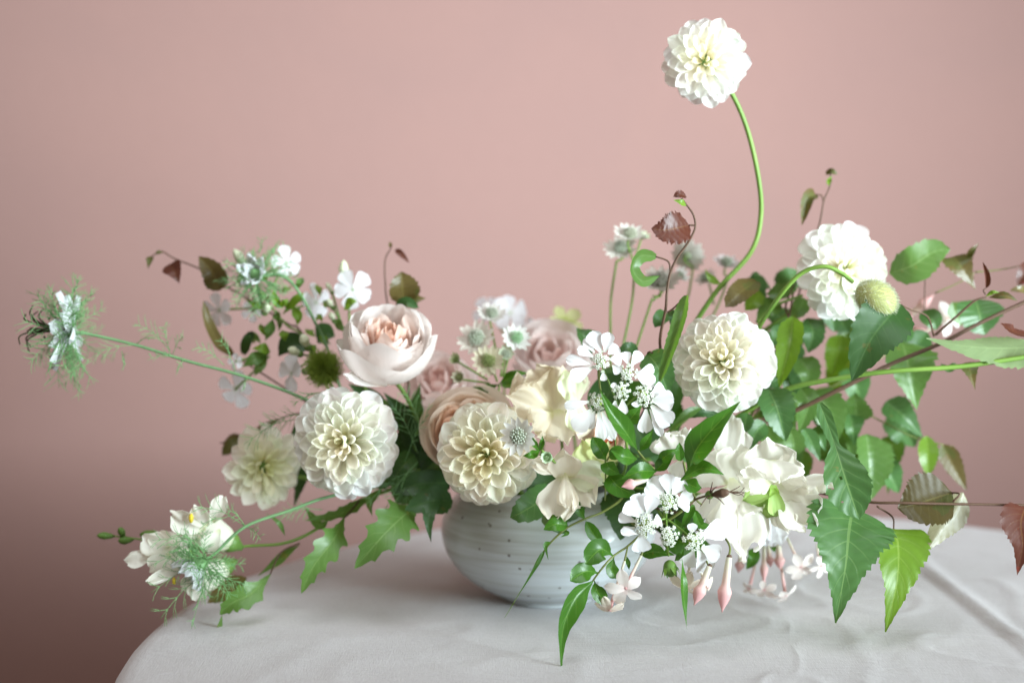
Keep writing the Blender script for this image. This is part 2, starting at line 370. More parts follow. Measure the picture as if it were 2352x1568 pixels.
def cloth_mat():
    m, nt = new_mat('washed_linen'); h = NT(nt)
    tc = h.n('ShaderNodeTexCoord')
    w = []
    for i, rz in enumerate((0.35, 0.35 + math.pi / 2)):
        mp = h.n('ShaderNodeMapping'); mp.inputs['Rotation'].default_value = (0, 0, rz); mp.inputs['Scale'].default_value = (1300, 160, 160); h.l(tc.outputs['Object'], mp.inputs[0])
        nz = h.n('ShaderNodeTexNoise'); nz.inputs['Scale'].default_value = 1; nz.inputs['Detail'].default_value = 2; h.l(mp.outputs[0], nz.inputs[0]); w.append(nz.outputs[0])
    wv = h.math('ADD', h.math('MULTIPLY', w[0], .5), h.math('MULTIPLY', w[1], .5))
    big = h.n('ShaderNodeTexNoise'); bm_ = h.n('ShaderNodeMapping'); bm_.inputs['Rotation'].default_value = (0, 0, .5); bm_.inputs['Scale'].default_value = (5, 18, 5); h.l(tc.outputs['Object'], bm_.inputs[0])
    big.inputs['Scale'].default_value = 1; big.inputs['Detail'].default_value = 9; big.inputs['Roughness'].default_value = .62; big.inputs['Distortion'].default_value = 1.2; h.l(bm_.outputs[0], big.inputs[0])
    c = h.mix(wv, (.58, .56, .57), (.36, .34, .345)); c = h.mix(h.math('MULTIPLY', big.outputs[0], .35), c, (.40, .375, .375))
    p = h.n('ShaderNodeBsdfPrincipled'); h.l(c, p.inputs['Base Color']); p.inputs['Roughness'].default_value = .85; p.inputs['Specular IOR Level'].default_value = .25; p.inputs['Sheen Weight'].default_value = .25
    bp = h.n('ShaderNodeBump'); bp.inputs['Strength'].default_value = .4; bp.inputs['Distance'].default_value = .0007; h.l(wv, bp.inputs['Height'])
    b2 = h.n('ShaderNodeBump'); b2.inputs['Strength'].default_value = .42; b2.inputs['Distance'].default_value = .004; h.l(big.outputs[0], b2.inputs['Height']); h.l(bp.outputs[0], b2.inputs['Normal']); h.l(b2.outputs[0], p.inputs['Normal'])
    o = h.n('ShaderNodeOutputMaterial'); h.l(p.outputs[0], o.inputs[0]); return m
def glaze_mat():
    m, nt = new_mat('speckled_glaze'); h = NT(nt)
    tc = h.n('ShaderNodeTexCoord')
    mp = h.n('ShaderNodeMapping'); mp.inputs['Scale'].default_value = (7, 7, 150); h.l(tc.outputs['Object'], mp.inputs[0])
    st = h.n('ShaderNodeTexNoise'); st.inputs['Scale'].default_value = 1; st.inputs['Detail'].default_value = 4; h.l(mp.outputs[0], st.inputs[0])
    cl = h.n('ShaderNodeTexNoise'); cl.inputs['Scale'].default_value = 14; cl.inputs['Detail'].default_value = 4; h.l(tc.outputs['Object'], cl.inputs[0])
    vo = h.n('ShaderNodeTexVoronoi'); vo.inputs['Scale'].default_value = 130; h.l(tc.outputs['Object'], vo.inputs[0])
    sepc = h.n('ShaderNodeSeparateColor'); h.l(vo.outputs['Color'], sepc.inputs[0])
    dot = h.math('MULTIPLY', h.math('LESS_THAN', vo.outputs['Distance'], .17), h.math('GREATER_THAN', sepc.outputs[0], .80))
    rp = h.n('ShaderNodeValToRGB'); e = rp.color_ramp.elements; e[0].position = .33; e[0].color = (.34, .335, .30, 1); e[1].position = .58; e[1].color = (.53, .565, .58, 1); h.l(st.outputs[0], rp.inputs[0])
    c = h.mix(h.math('MULTIPLY', cl.outputs[0], .5), rp.outputs[0], (.46, .52, .555))
    c = h.mix(h.math('MULTIPLY', dot, .75), c, (.10, .08, .06))
    p = h.n('ShaderNodeBsdfPrincipled'); h.l(c, p.inputs['Base Color']); p.inputs['Roughness'].default_value = .2; p.inputs['Specular IOR Level'].default_value = .55
    bp = h.n('ShaderNodeBump'); bp.inputs['Strength'].default_value = .12; bp.inputs['Distance'].default_value = .0006; h.l(st.outputs[0], bp.inputs['Height']); h.l(bp.outputs[0], p.inputs['Normal'])
    o = h.n('ShaderNodeOutputMaterial'); h.l(p.outputs[0], o.inputs[0]); return m
def box(g, a, b):
    (x0, y0, z0), (x1, y1, z1) = a, b
    g.add([(x0, y0, z0), (x1, y0, z0), (x1, y1, z0), (x0, y1, z0), (x0, y0, z1), (x1, y0, z1), (x1, y1, z1), (x0, y1, z1)],
          [(0, 3, 2, 1), (4, 5, 6, 7), (0, 1, 5, 4), (1, 2, 6, 5), (2, 3, 7, 6), (3, 0, 4, 7)])
def lathe(g, prof, n, cx=0, cy=0, wob=None):
    V = []; UV = []; F = []; m = len(prof)
    for i, (r, z) in enumerate(prof):
        for k in range(n):
            a = 2 * math.pi * k / n; rr = r + (wob(a, z, r) if wob else 0)
            V.append((cx + rr * math.cos(a), cy + rr * math.sin(a), z)); UV.append((k / n, i / (m - 1)))
    for i in range(m - 1):
        for k in range(n):
            a = i * n + k; b = i * n + (k + 1) % n; F.append((a, b, b + n, a + n))
    g.add(V, F, UV)
g = Geo(); box(g, (-2.2, WALL_Y, FLOOR_Z), (2.2, WALL_Y + .1, 1.7)); structure('wall', g.mesh('wall', wall_mat(), smooth=False))
g = Geo(); box(g, (-2.2, -2.4, FLOOR_Z - .05), (2.2, WALL_Y + .1, FLOOR_Z)); structure('floor', g.mesh('floor', plain_mat('dark_floorboards', (.10, .065, .045), (.06, .04, .03), 8, .5), smooth=False))

TC = Vector((.205, -.135, 0)); TR = .475
tb = thing('round_table', 'round wooden table covered by the linen cloth', 'table', (TC.x, TC.y, FLOOR_Z))
wood = plain_mat('table_wood', (.20, .12, .07), (.12, .07, .04), 20, .5)
g = Geo(); lathe(g, [(0, -.034), (TR - .01, -.034), (TR - .004, -.03), (TR - .004, -.008), (TR - .01, -.004), (0, -.004)], 72, TC.x, TC.y)
link('tabletop', g.mesh('tabletop', wood, TC, False), tb, TC)
for k in range(4):
    a = math.pi / 4 + k * math.pi / 2; x, y = TC.x + .27 * math.cos(a), TC.y + .27 * math.sin(a)
    g = Geo(); box(g, (x - .02, y - .02, FLOOR_Z), (x + .02, y + .02, -.034)); link('leg', g.mesh('leg', wood, (x, y, FLOOR_Z), False), tb, (x, y, FLOOR_Z))

# linen cloth: crumpled top, rounded edge, hanging folds
seam_a = P(2080, 1265, 0); seam_a = None
def ground(x, y):
    v = FW + Vector((1, 0, 0)) * ((x - 1176) / FPX) - UP * ((y - 784) / FPX)
    return CAM + v * (-CAM.z / v.z)
SA = ground(2120, 1300); SB = ground(2352, 1478); SD = (SB - SA).normalized(); SN = Vector((-SD.y, SD.x, 0))
def cloth_h(x, y):
    q = Vector((x, y, 0))
    h = noise.noise(q * 5) * .0004 + noise.noise(Vector((x * 9 + y * 16, y * 5 - x * 3, 3))) * .0003
    rg = 1 - abs(noise.noise(Vector((x * 6 - y * 9, x * 11 + y * 5, 8.2)))) * 2.2
    h += max(0, rg) ** 8 * .0009
    rg = 1 - abs(noise.noise(Vector((x * 17 + y * 4, y * 15 - x * 8, 1.7)))) * 2.4
    h += max(0, rg) ** 6 * .0004
    s = (q - SA).dot(SN); h += .0022 * math.exp(-(s / .005) ** 2) - .0010 * math.exp(-((s + .011) / .006) ** 2)
    dv = math.hypot(x - .03, y)                          # lies flat under the bowl
    k = min(1, max(0, (dv - .04) / .05)); return .0008 + (h + .0012) * k
V = []; F = []; UV = []; NA = 220
rs = [TR * i / 74 for i in range(1, 75)]
V.append((TC.x, TC.y, cloth_h(TC.x, TC.y))); UV.append((.5, .5))
edge = [(.006, -.002), (.010, -.008), (.012, -.02), (.013, -.05), (.016, -.09), (.020, -.14), (.024, -.20), (.028, -.26), (.032, -.32)]
for r in rs:
    for k in range(NA):
        a = 2 * math.pi * k / NA; x, y = TC.x + r * math.cos(a), TC.y + r * math.sin(a)
        V.append((x, y, cloth_h(x, y))); UV.append((x, y))
for e, z in edge:
    for k in range(NA):
        a = 2 * math.pi * k / NA; dz = -z / .32
        fo = (math.sin(a * 13 + 1.5 * math.sin(a * 3)) * .022 + math.sin(a * 7 + 2) * .012 + .012) * dz
        r = TR + e + fo; V.append((TC.x + r * math.cos(a), TC.y + r * math.sin(a), z + cloth_h(TC.x + TR * math.cos(a), TC.y + TR * math.sin(a)) * (1 - dz))); UV.append((r, z))
for k in range(NA): F.append((0, 1 + k, 1 + (k + 1) % NA))
for i in range(len(rs) + len(edge) - 1):
    for k in range(NA):
        a = 1 + i * NA + k; b = 1 + i * NA + (k + 1) % NA; F.append((a, a + NA, b + NA, b))
g = Geo(); g.add(V, F, UV)
cl = link('tablecloth', g.mesh('tablecloth', cloth_mat(), TC), None, TC)
cl['label'] = 'crumpled greige linen cloth spread over the round table'; cl['category'] = 'tablecloth'

# stoneware bowl
BC = Vector((.030, 0, .0008))
prof = [(0, .0), (.036, .0), (.0385, .0012), (.0395, .004), (.050, .0085), (.064, .0165), (.0765, .0275), (.0845, .040), (.0885, .054), (.0880, .066), (.0830, .079), (.0745, .0885), (.0665, .0935), (.0645, .0965), (.0628, .0975), (.0608, .096),
        (.0615, .092), (.070, .086), (.079, .076), (.0835, .064), (.083, .052), (.077, .036), (.064, .022), (.045, .012), (.020, .0085), (0, .008)]
pp = []
for (a, b), (c, d) in zip(prof, prof[1:]):
    for k in range(4): pp.append((a + (c - a) * k / 4, b + (d - b) * k / 4))
pp.append(prof[-1])
for it in range(3): pp = [pp[0]] + [((p[0] + 2 * q[0] + s[0]) / 4, (p[1] + 2 * q[1] + s[1]) / 4) for p, q, s in zip(pp, pp[1:], pp[2:])] + [pp[-1]]
pp = [(r, max(0, z)) for r, z in pp]
def wob(a, z, r): return (.00018 * math.sin(z * 620 + a) + .00010 * math.sin(z * 1300 + 2 * a) + .0005 * math.sin(2 * a + .6)) * min(1, r / .04) * (1 if z > .006 else 0)
g = Geo(); lathe(g, [(r, z) for r, z in pp], 96, wob=wob)
bo = link('bowl', g.mesh('bowl', glaze_mat()), None, BC)
bo['label'] = 'speckled grey-white stoneware bowl holding the flowers'; bo['category'] = 'bowl'

def mouth(p, k=0):
    """where a stem coming from p dips through the bowl's mouth, and where it ends inside"""
    d = Vector((p.x - BC.x, p.y - BC.y, 0)); d = d.normalized() if d.length > 1e-5 else Vector((0, -1, 0))
    d.rotate(Matrix.Rotation(random.uniform(-.5, .5), 3, 'Z'))
    a = BC + d * random.uniform(.036, .046) + Vector((0, 0, .103))
    b = BC - d * random.uniform(.0, .028) + Vector((random.uniform(-.008, .008), random.uniform(-.008, .008), .0155))
    return a, b
def stem(parent, pts, r, mat='stem', into=True, name='stem', r1=None, n=8, base=None):
    """pts run from the flower down; with into=True the stem ends inside the bowl"""
    w = [P(*q) if not isinstance(q, Vector) else q for q in pts]
    if into: a, b = base or mouth(w[-1]); w += [a, b]
    g = Geo(); tube(g, w, (r1 or r * .85), r, n, 7)
    return link(name, g.mesh(name, MT[mat], w[-1]), parent, w[-1])
def root_of(name, label, cat, pts, group=None):
    w = P(*pts[-1]) if not isinstance(pts[-1], Vector) else pts[-1]; a, b = mouth(w); t = thing(name, label, cat, b, group); return t, (a, b)

# ------------------------------------------------------------------ flower builders
def jit(a): return random.uniform(-a, a)
PET = {}
def dahlia_petals(style):
    if style in PET: return PET[style]
    out = []
    for k in range(7):
        t = k / 6.0
        if style == 'ball':
            kw = dict(L=1, W=.74 + .18 * t, prof='round', cup=2.8 - 1.15 * t, bend=.25 - .80 * t, nu=10, nv=8, roll=1.0 - .75 * t, tipd=1.5, ruf=.02 * t, freq=1.6, ph=t * 5)
        else:
            kw = dict(L=1, W=.62 + .06 * t, prof='spoon', cup=2.4 - .9 * t, bend=.3 - .7 * t, nu=10, nv=8, roll=.5 - .3 * t)
        out.append(petal_mesh('petal', MT['dahlia'], **kw))
    PET[style] = out; return out
def dahlia(label, cx, cy, d, rpx, axis, st, N=110, style='ball', thmax=118, flat=.78, tint=(1, 1, 1), centre=(1.0, .96, .80), power=.68, into=True):
    C = P(cx, cy, d); A = ax(*axis); R = S(rpx, d)
    C0 = C - A * R * .18
    t_, base = root_of('dahlia', label, 'dahlia', st)
    joint = C0 - A * R * .45
    stem(t_, [joint] + [P(*q) for q in st], .0021, base=base)
    g = Geo(); ball(g, C0 - A * R * .30, R * .34, 10, 6, sc=(1, 1, .8)); link('calyx', g.mesh('calyx', MT['calyx'], C0), t_, C0)
    ms = dahlia_petals(style); e1 = A.orthogonal().normalized(); e2 = A.cross(e1)
    rot0 = random.uniform(0, 6.28); TM = R_(thmax)
    for i in range(N):
        t = ((i + .35) / N) ** power; th = TM * t + jit(.03); ph = rot0 + i * 2.39996 + jit(.13)
        rad = e1 * math.cos(ph) + e2 * math.sin(ph)
        def surf(q, s): return A * (math.cos(q) * R * flat * s) + rad * (math.sin(q) * R * s)
        k = 1 + jit(.075) + (.03 if i % 2 else -.03) * t
        T = surf(th, k) - (A * R * .10 * math.exp(-(t / .22) ** 2))
        B = surf(th * .78, .30 if t > .3 else .42) - A * R * .12 * (1 - t)
        y = T - B; z = A * 1.0 - rad * (.25 + .6 * (1 - t)) if th < 1.4 else A - rad * .1
        me = ms[min(6, max(0, int(t * 6.99 + jit(.4))))]
        L = y.length; M = frame(y, z) @ Matrix.Rotation(jit(.30), 3, 'Y') @ Matrix.Rotation(jit(.12), 3, 'X')
        w = L * (.66 + .16 * t) * (1 + jit(.12))
        if style != 'ball': w = L * (.75 + .2 * t)
        c = [tint[j] * (centre[j] + (1 - centre[j]) * min(1, t * 1.7)) * (1 + jit(.03)) for j in range(3)]
        link('petal', me, t_, C0 + B, M, (w, L, L), c)
    return t_

def rose(label, cx, cy, d, rpx, axis, st, mat='rose', tint=(1, 1, 1), heart=(1, .78, .66), rings=None, outer=True, name='garden_rose', depth=1.15, cat='rose'):
    """cupped many-petalled bloom: each petal is a patch of a cup, ring inside ring, the heart folded"""
    C = P(cx, cy, d); A = ax(*axis); R = S(rpx, d); t_, base = root_of(name, label, cat, st)
    e1 = A.orthogonal().normalized(); e2 = A.cross(e1); bot = C - A * R * depth * .75
    stem(t_, [bot] + [P(*q) for q in st], .0020, base=base)
    g = Geo(); ball(g, bot + A * R * .05, R * .26, 10, 6); link('calyx', g.mesh('calyx', MT['calyx'], bot), t_, bot)
    rings = rings or [(.14, 4, 1.16), (.24, 5, 1.17), (.34, 6, 1.18), (.45, 6, 1.19), (.56, 7, 1.20), (.68, 6, 1.20), (.79, 5, 1.20), (.90, 5, 1.16), (.99, 5, 1.02)]
    n_r = len(rings)
    for q, (rr, n, hh) in enumerate(rings):
        t = q / (n_r - 1)
        for i in range(n):
            a0 = 2 * math.pi * (i + .5 * (q % 2)) / n + jit(.42); sp = (1.25 if q < 3 else 1.05) * (2 * math.pi / n) * .78
            r = R * rr * (1 + jit(.11)); H = R * depth * hh * (1 + jit(.10)); V = []; UV = []; F = []; nu, nv = 9, 10
            off = (e1 * jit(1) + e2 * jit(1)) * R * (.16 - .11 * t); p1 = random.uniform(0, 6); lip = (-.10 + .12 * t) if q < n_r - 2 else (-.04 if q == n_r - 2 else .06)
            am = .075 * R * (1.2 - .6 * t)
            for k in range(nu + 1):
                u0 = k / nu
                for j in range(nv + 1):
                    v = -1 + 2 * j / nv; u = u0 * (1 - .28 * abs(v) ** 2.6 - .05 * math.sin(v * 4 + p1) * u0)
                    ro = r * (1 - max(0, 1 - u) ** 2.6) * (1 + lip * max(0, u - .55) * 2.2); z = H * (u ** 1.35)
                    a = a0 + v * sp * (.55 + .45 * math.sin(min(1, u * 1.5) * math.pi / 2))
                    ro += am * u * u * math.sin(v * 3.3 + p1) ; z -= R * .05 * max(0, u - .8) * 5 * abs(lip) * 2
                    p = e1 * (ro * math.cos(a)) + e2 * (ro * math.sin(a)) + A * z + off * u
                    V.append(bot + p); UV.append((v * .5 + .5, u))
            for k in range(nu):
                for j in range(nv):
                    b = k * (nv + 1) + j; F.append((b, b + 1, b + nv + 2, b + nv + 1))
            g = Geo(); g.add(V, F, UV); c = [tint[j] * (heart[j] + (1 - heart[j]) * min(1, t * 1.5)) for j in range(3)]
            link('petal', g.mesh('petal', MT[mat], bot), t_, bot, color=c)
    return t_, C, A, R

def floret_cluster(C, A, R, n=26, eye=.35):
    """tiny packed florets, each a five-petalled star with a green eye"""
    g = Geo(); e1 = A.orthogonal().normalized(); e2 = A.cross(e1)
    ball(g, C - A * R * .35, R * .5, 8, 5, 1)
    for i in range(n):
        r = R * math.sqrt((i + .5) / n) * (1 + jit(.12)); a = i * 2.39996 + jit(.3)
        p = C + (e1 * math.cos(a) + e2 * math.sin(a)) * r + A * (R * .38 * (1 - (r / R) ** 2) + jit(R * .1))
        q = C - A * R * .75; tube(g, [q, p], R * .035, R * .035, 4, 1, 1)
        ball(g, p, R * .06, 5, 3, 1)
        d = ((p - C) + A * R * .9).normalized(); f1 = d.orthogonal().normalized(); f2 = d.cross(f1); s = R * (.15 + random.random() * .06); b0 = random.random() * 6
        for k in range(5):
            b = b0 + k * 1.2566; dr = f1 * math.cos(b) + f2 * math.sin(b)
            rm = frame(dr, d); ball(g, p + dr * s * .72 + d * s * .35, s * .62, 5, 4, 0, (.72, 1, .45), rm)
    return g
def lace_flower(label, stem_pts, umbels, petals, z, d):
    """umbels: (x, y, depth, radius_px, axis); petals: (umbel index, base, tip, width) in crop coordinates"""
    t_, base = root_of('lace_flower', label, 'lace flower', stem_pts)
    stem(t_, stem_pts, .0012, 'stem', base=base); hub = P(*stem_pts[0]); heads = []
    for (x, y, dd, r, a) in umbels:
        C = P(*z(x, y), dd); A = ax(*a); R = S(z.s(r), dd)
        o = link('floret_cluster', floret_cluster(C, A, R).mesh('floret_cluster', [MT['floret'], MT['eye']], C), t_, C); heads.append((o, dd))
        g = Geo(); tube(g, [C - A * R * .6, C - A * R * 2.0 * .5 + (hub - C) * .3, hub], .0006, .0008, 6, 5); link('ray', g.mesh('ray', MT['stem'], C), t_, C)
    for (i, b, tp, w) in petals:
        o, dd = heads[i]; k = random.uniform(-.004, .008)
        dx, dy = tp[0] - b[0], tp[1] - b[1]; L = math.hypot(dx, dy)
        fan(o, (*z(*b), dd), (*z(*tp), dd + k), z.s(w) * 1.05, (.25 * dx / L, -.25 * dy / L + .15, 1), MT['lace'], prof='obl', cup=random.uniform(.4, 1.0), bend=random.uniform(-.7, .3), ruf=.025, freq=1.5, nu=10, nv=10, sag=.04, notch=random.choice((0, .03, .08)))
    return t_
def astrantia_head(parent, x, y, d, rpx, axis, nb=14, tint=(1, 1, 1), pin=(1, 1, 1), spread=.35, wide=.42):
    C = P(x, y, d); A = ax(*axis); R = S(rpx, d); e1 = A.orthogonal().normalized(); e2 = A.cross(e1); g = Geo(); n = 46
    ball(g, C + A * R * .05, R * .30, 8, 5, 1)
    for i in range(n):
        th = 1.35 * math.sqrt((i + .5) / n); a = i * 2.39996
        dr = A * math.cos(th) + (e1 * math.cos(a) + e2 * math.sin(a)) * math.sin(th); p = C + A * R * .05 + dr * R * (.42 + jit(.06))
        tube(g, [C, p], R * .022, R * .022, 4, 1, 1, cap=False); ball(g, p, R * .056, 5, 3, 0, (1, 1, 1.15))
    o = link('floret_dome', g.mesh('floret_dome', [MT['pin'], MT['pinstalk']], C), parent, C, color=pin)
    me = petal_mesh('bract', MT['bract'], L=1, W=wide, prof='bract', cup=.8, bend=.5, nu=8, nv=4)
    for k in range(nb):
        a = 2 * math.pi * k / nb + jit(.08); dr = (e1 * math.cos(a) + e2 * math.sin(a))
        y_ = dr + A * (spread + jit(.10)); L = R * (.98 + jit(.07))
        link('bract', me, o, C - A * R * .06 + dr * R * .10, frame(y_, A - dr * spread), (L, L, L), tint)
    return C, A, R
def thread_bract(p0, p1, n, r, spread, bow):
    g = Geo(); ax_ = (p1 - p0); L = ax_.length; t = ax_.normalized(); s = t.orthogonal().normalized(); s.rotate(Matrix.Rotation(random.uniform(0, 6.28), 3, t)); b = t.cross(s)
    pts = [p0, p0.lerp(p1, .5) + bow * L * .18, p1]; tube(g, pts, r, r * .45, 4, 5)
    c = cr(pts, 10)
    for k in range(n):
        u = .30 + .55 * k / max(1, n - 1); q = c[int(u * (len(c) - 1))]
        for sg in (1, -1):
            sl = L * (.42 - .2 * u) * random.uniform(.7, 1.2); dr = (t * .8 + (s * sg * spread + b * jit(.5)))
            e = q + dr.normalized() * sl; tube(g, [q, q.lerp(e, .55) + t * sl * .08, e], r * .75, r * .35, 4, 3)
            if random.random() < .75:
                m = q.lerp(e, .5); e2 = m + (t * .5 + s * sg * 1.0 * spread + b * jit(.9)).normalized() * sl * .5; tube(g, [m, e2], r * .6, r * .3, 4, 2)
    return g
def nigella_threads(parent, C, A, R, n, out, r=.0004, up=.0, name='bract', rnd=.25):
    e1 = A.orthogonal().normalized(); e2 = A.cross(e1)
    for k in range(n):
        a = 2 * math.pi * k / n + jit(.15); dr = e1 * math.cos(a) + e2 * math.sin(a)
        L = R * (out + jit(rnd)); p1 = C + (dr + A * (up + jit(rnd))).normalized() * L
        link(name, thread_bract(C, p1, 5, r, .8, A * .6).mesh(name, MT['thread'], C), parent, C)
def bloom5(parent, C, A, R, mat, tube_to=None, tmat='jtube', tr=.0012, n=5, prof='jas', Wd=.62, refl=.1, cup=.35, bend=-.4, jitter=.12, ruf=.02, name='bloom', color=None, tint=None):
    """star of n petals; the throat (and tube) is the bloom part, its petals are sub-parts"""
    e1 = A.orthogonal().normalized(); e2 = A.cross(e1); g = Geo()
    if tube_to: tube(g, [Vector(tube_to), Vector(tube_to).lerp(C, .6) - A * R * .08, C], tr * .75, tr * 1.2, 8, 6)
    else: tube(g, [C - A * R * .7, C], tr * .7, tr * 1.1, 8, 3)
    o = link(name, g.mesh(name, MT[tmat], C), parent, C); a0 = random.uniform(0, 6.28)
    for k in range(n):
        a = a0 + 2 * math.pi * k / n + jit(jitter); dr = e1 * math.cos(a) + e2 * math.sin(a); L = R * (1 + jit(.1))
        me = petal_mesh('petal', MT[mat], L=L, W=L * Wd * (1 + jit(.1)), prof=prof, cup=cup, bend=bend + jit(.25), ruf=ruf, freq=2, ph=random.random() * 6, nu=9, nv=8, sag=.05)
        link('petal', me, o, C + dr * tr * .5, frame(dr + A * (-refl + jit(.2)), A + dr * .1) @ Matrix.Rotation(jit(.3), 3, 'Y'), color=tint)
    return o
def bud(parent, a, b, r, mat='bud', prof=None, name='bud', n=10):
    g = Geo(); A_, B_ = (P(*a) if not isinstance(a, Vector) else a), (P(*b) if not isinstance(b, Vector) else b)
    tube(g, [A_, A_.lerp(B_, .5), B_], r, r, n, 8, prof=prof or [(0, .25), (.25, .7), (.6, 1), (.85, .7), (1, .12)])
    return link(name, g.mesh(name, MT[mat], A_), parent, A_)
def sep(parent, C, A, R, n=5, L=1.0, mat='calyx', name='sepal'):
    e1 = A.orthogonal().normalized(); e2 = A.cross(e1)
    me = petal_mesh(name, MT[mat], L=R * L, W=R * .5, prof='bract', cup=.9, bend=.4, nu=6, nv=4)
    for k in range(n):
        a = 2 * math.pi * k / n + jit(.1); dr = e1 * math.cos(a) + e2 * math.sin(a); link(name, me, parent, C + dr * R * .2, frame(A + dr * .45, -dr))

# ------------------------------------------------------------------ dahlias
dahlia('white dahlia held highest on a long bowed green stem', 1620, 140, -.06, 97, (-.06, .06, 1),
       [(1668, 195, -.045), (1713, 288, -.04), (1742, 410, -.035), (1747, 500, -.03), (1724, 580, -.03), (1645, 670, -.03), (1565, 790, -.02), (1470, 930, -.02)], N=74, style='point', flat=.7, thmax=112)
dahlia('white dahlia behind the hairy poppy bud', 1942, 620, -.045, 112, (.30, .16, 1),
       [(1880, 675, .0), (1790, 735, .01), (1690, 810, .01), (1500, 960, .0)], N=88, centre=(1, .98, .88))
dahlia('full white ball dahlia beside the long green leaf and lace flowers', 1660, 828, -.105, 119, (-.26, .36, .9),
       [(1655, 930, -.05), (1530, 1040, -.03)], N=120, centre=(1, .97, .84))
dahlia('round white dahlia under the pale rose', 790, 1016, -.095, 124, (-.12, .10, 1), [(880, 1058, -.04), (1000, 1085, -.02)], N=118)
dahlia('creamy dahlia hanging over the bowl in front of the peach rose', 1115, 1045, -.118, 119, (-.24, .03, 1), [(1160, 1080, -.06)], N=112, tint=(1, .985, .93), centre=(1, .96, .80))
dahlia('small cream dahlia turned aside with an open pointed face', 612, 1073, -.03, 98, (.62, .04, .76),
       [(690, 1095, .0), (820, 1110, .0), (960, 1110, .0)], N=64, style='point', thmax=104, flat=.55, tint=(1, 1, .92), centre=(.95, .97, .72))

# ------------------------------------------------------------------ roses
t, C, A, R = rose('pale blush garden rose with a peach heart', 893, 792, -.06, 104, (.04, .80, .56), [(930, 905, -.04), (985, 990, -.03)])
fan(t, (*ZB(1540, 1330), -.075), (*ZB(1110, 1240), -.09), ZB.s(190), (-.2, .8, .6), MT['rose'], cup=.7, bend=.6, ruf=.03, prof='spoon')
rose('peach garden rose tucked behind the creamy dahlia', 1072, 995, -.065, 106, (-.12, .45, .88), [(1110, 1080, -.04)], mat='peach', heart=(1, .72, .54), tint=(1, .98, .95))
rose('soft pink rose behind the astrantia spray', 1265, 812, .04, 82, (.05, .6, .8), [(1260, 930, .03)], mat='blush', heart=(1, .92, .90), tint=(1, .98, .97), rings=[(.2, 4, .9), (.42, 5, .98), (.65, 6, 1.05), (.88, 6, 1.02), (1.05, 6, .9)])
rose('soft rosy bloom between the pale rose and the peach rose', 1008, 875, .03, 76, (-.1, .6, .8), [(1040, 960, .02)], mat='blush', heart=(1, .88, .86), tint=(1, .97, .95), rings=[(.2, 4, .9), (.42, 5, .98), (.65, 6, 1.05), (.88, 6, 1.02), (1.05, 6, .9)])
rose('half hidden peach rose behind the jasmine leaves', 1395, 1005, -.07, 66, (.1, .4, .9), [(1380, 1080, -.05)], mat='peach', heart=(1, .62, .45), rings=[(.2, 4, .9), (.42, 5, .98), (.65, 6, 1.05), (.88, 6, 1.02)])

# ------------------------------------------------------------------ sweet peas
def sweet_pea(label, st, petals, calyx=None, name='sweet_pea', mat='pea', tint=None):
    t, base = root_of(name, label, 'sweet pea', st); stem(t, st, .0014, 'stem', base=base)
    for p in petals:
        b, tp, w, nr = p[:4]; kw = p[4] if len(p) > 4 else {}
        kw.setdefault('frill', .06); fan(t, b, tp, w * 1.12, nr, MT[mat], color=kw.pop('color', tint), nu=18, nv=22, **kw)
    if calyx:
        for (a, b, r) in calyx: bud(t, a, b, r, 'calyx', name='calyx')
    return t
q = lambda x, y, d: (*ZM(x, y), d)
k = ZM.s
sweet_pea('large cream sweet pea with wide frilled petals above the hanging jasmine buds', [q(560, 600, -.10), q(420, 700, -.06)], [
    (q(520, 540, -.112), q(578, 118, -.10), k(300), (.1, .3, 1), dict(ruf=.08, cup=.7, bend=.5)),
    (q(540, 600, -.118), q(330, 420, -.122), k(330), (-.3, .4, 1), dict(ruf=.09, cup=.5, bend=-.5)),
    (q(560, 620, -.12), q(640, 330, -.128), k(330), (.3, .4, 1), dict(ruf=.08, bend=.4)),
    (q(560, 560, -.13), q(665, 1100, -.158), k(400), (.25, -.2, 1), dict(ruf=.09, cup=.5, bend=-.7, freq=2.0, frill=.07)),
    (q(540, 620, -.126), q(340, 860, -.136), k(260), (-.4, .1, 1), dict(ruf=.08, cup=-.6, bend=.4)),
    (q(570, 640, -.135), q(480, 1010, -.15), k(220), (-.5, -.1, 1), dict(ruf=.09, cup=.7, bend=-.5)),
    (q(640, 700, -.14), q(775, 800, -.155), k(230), (.5, .2, 1), dict(ruf=.10, cup=-.5, bend=.5)),
    (q(640, 960, -.15), q(640, 1175, -.16), k(80), (.2, -.1, 1), dict(ruf=.10, cup=.9, twist=.8, prof='spoon'))])
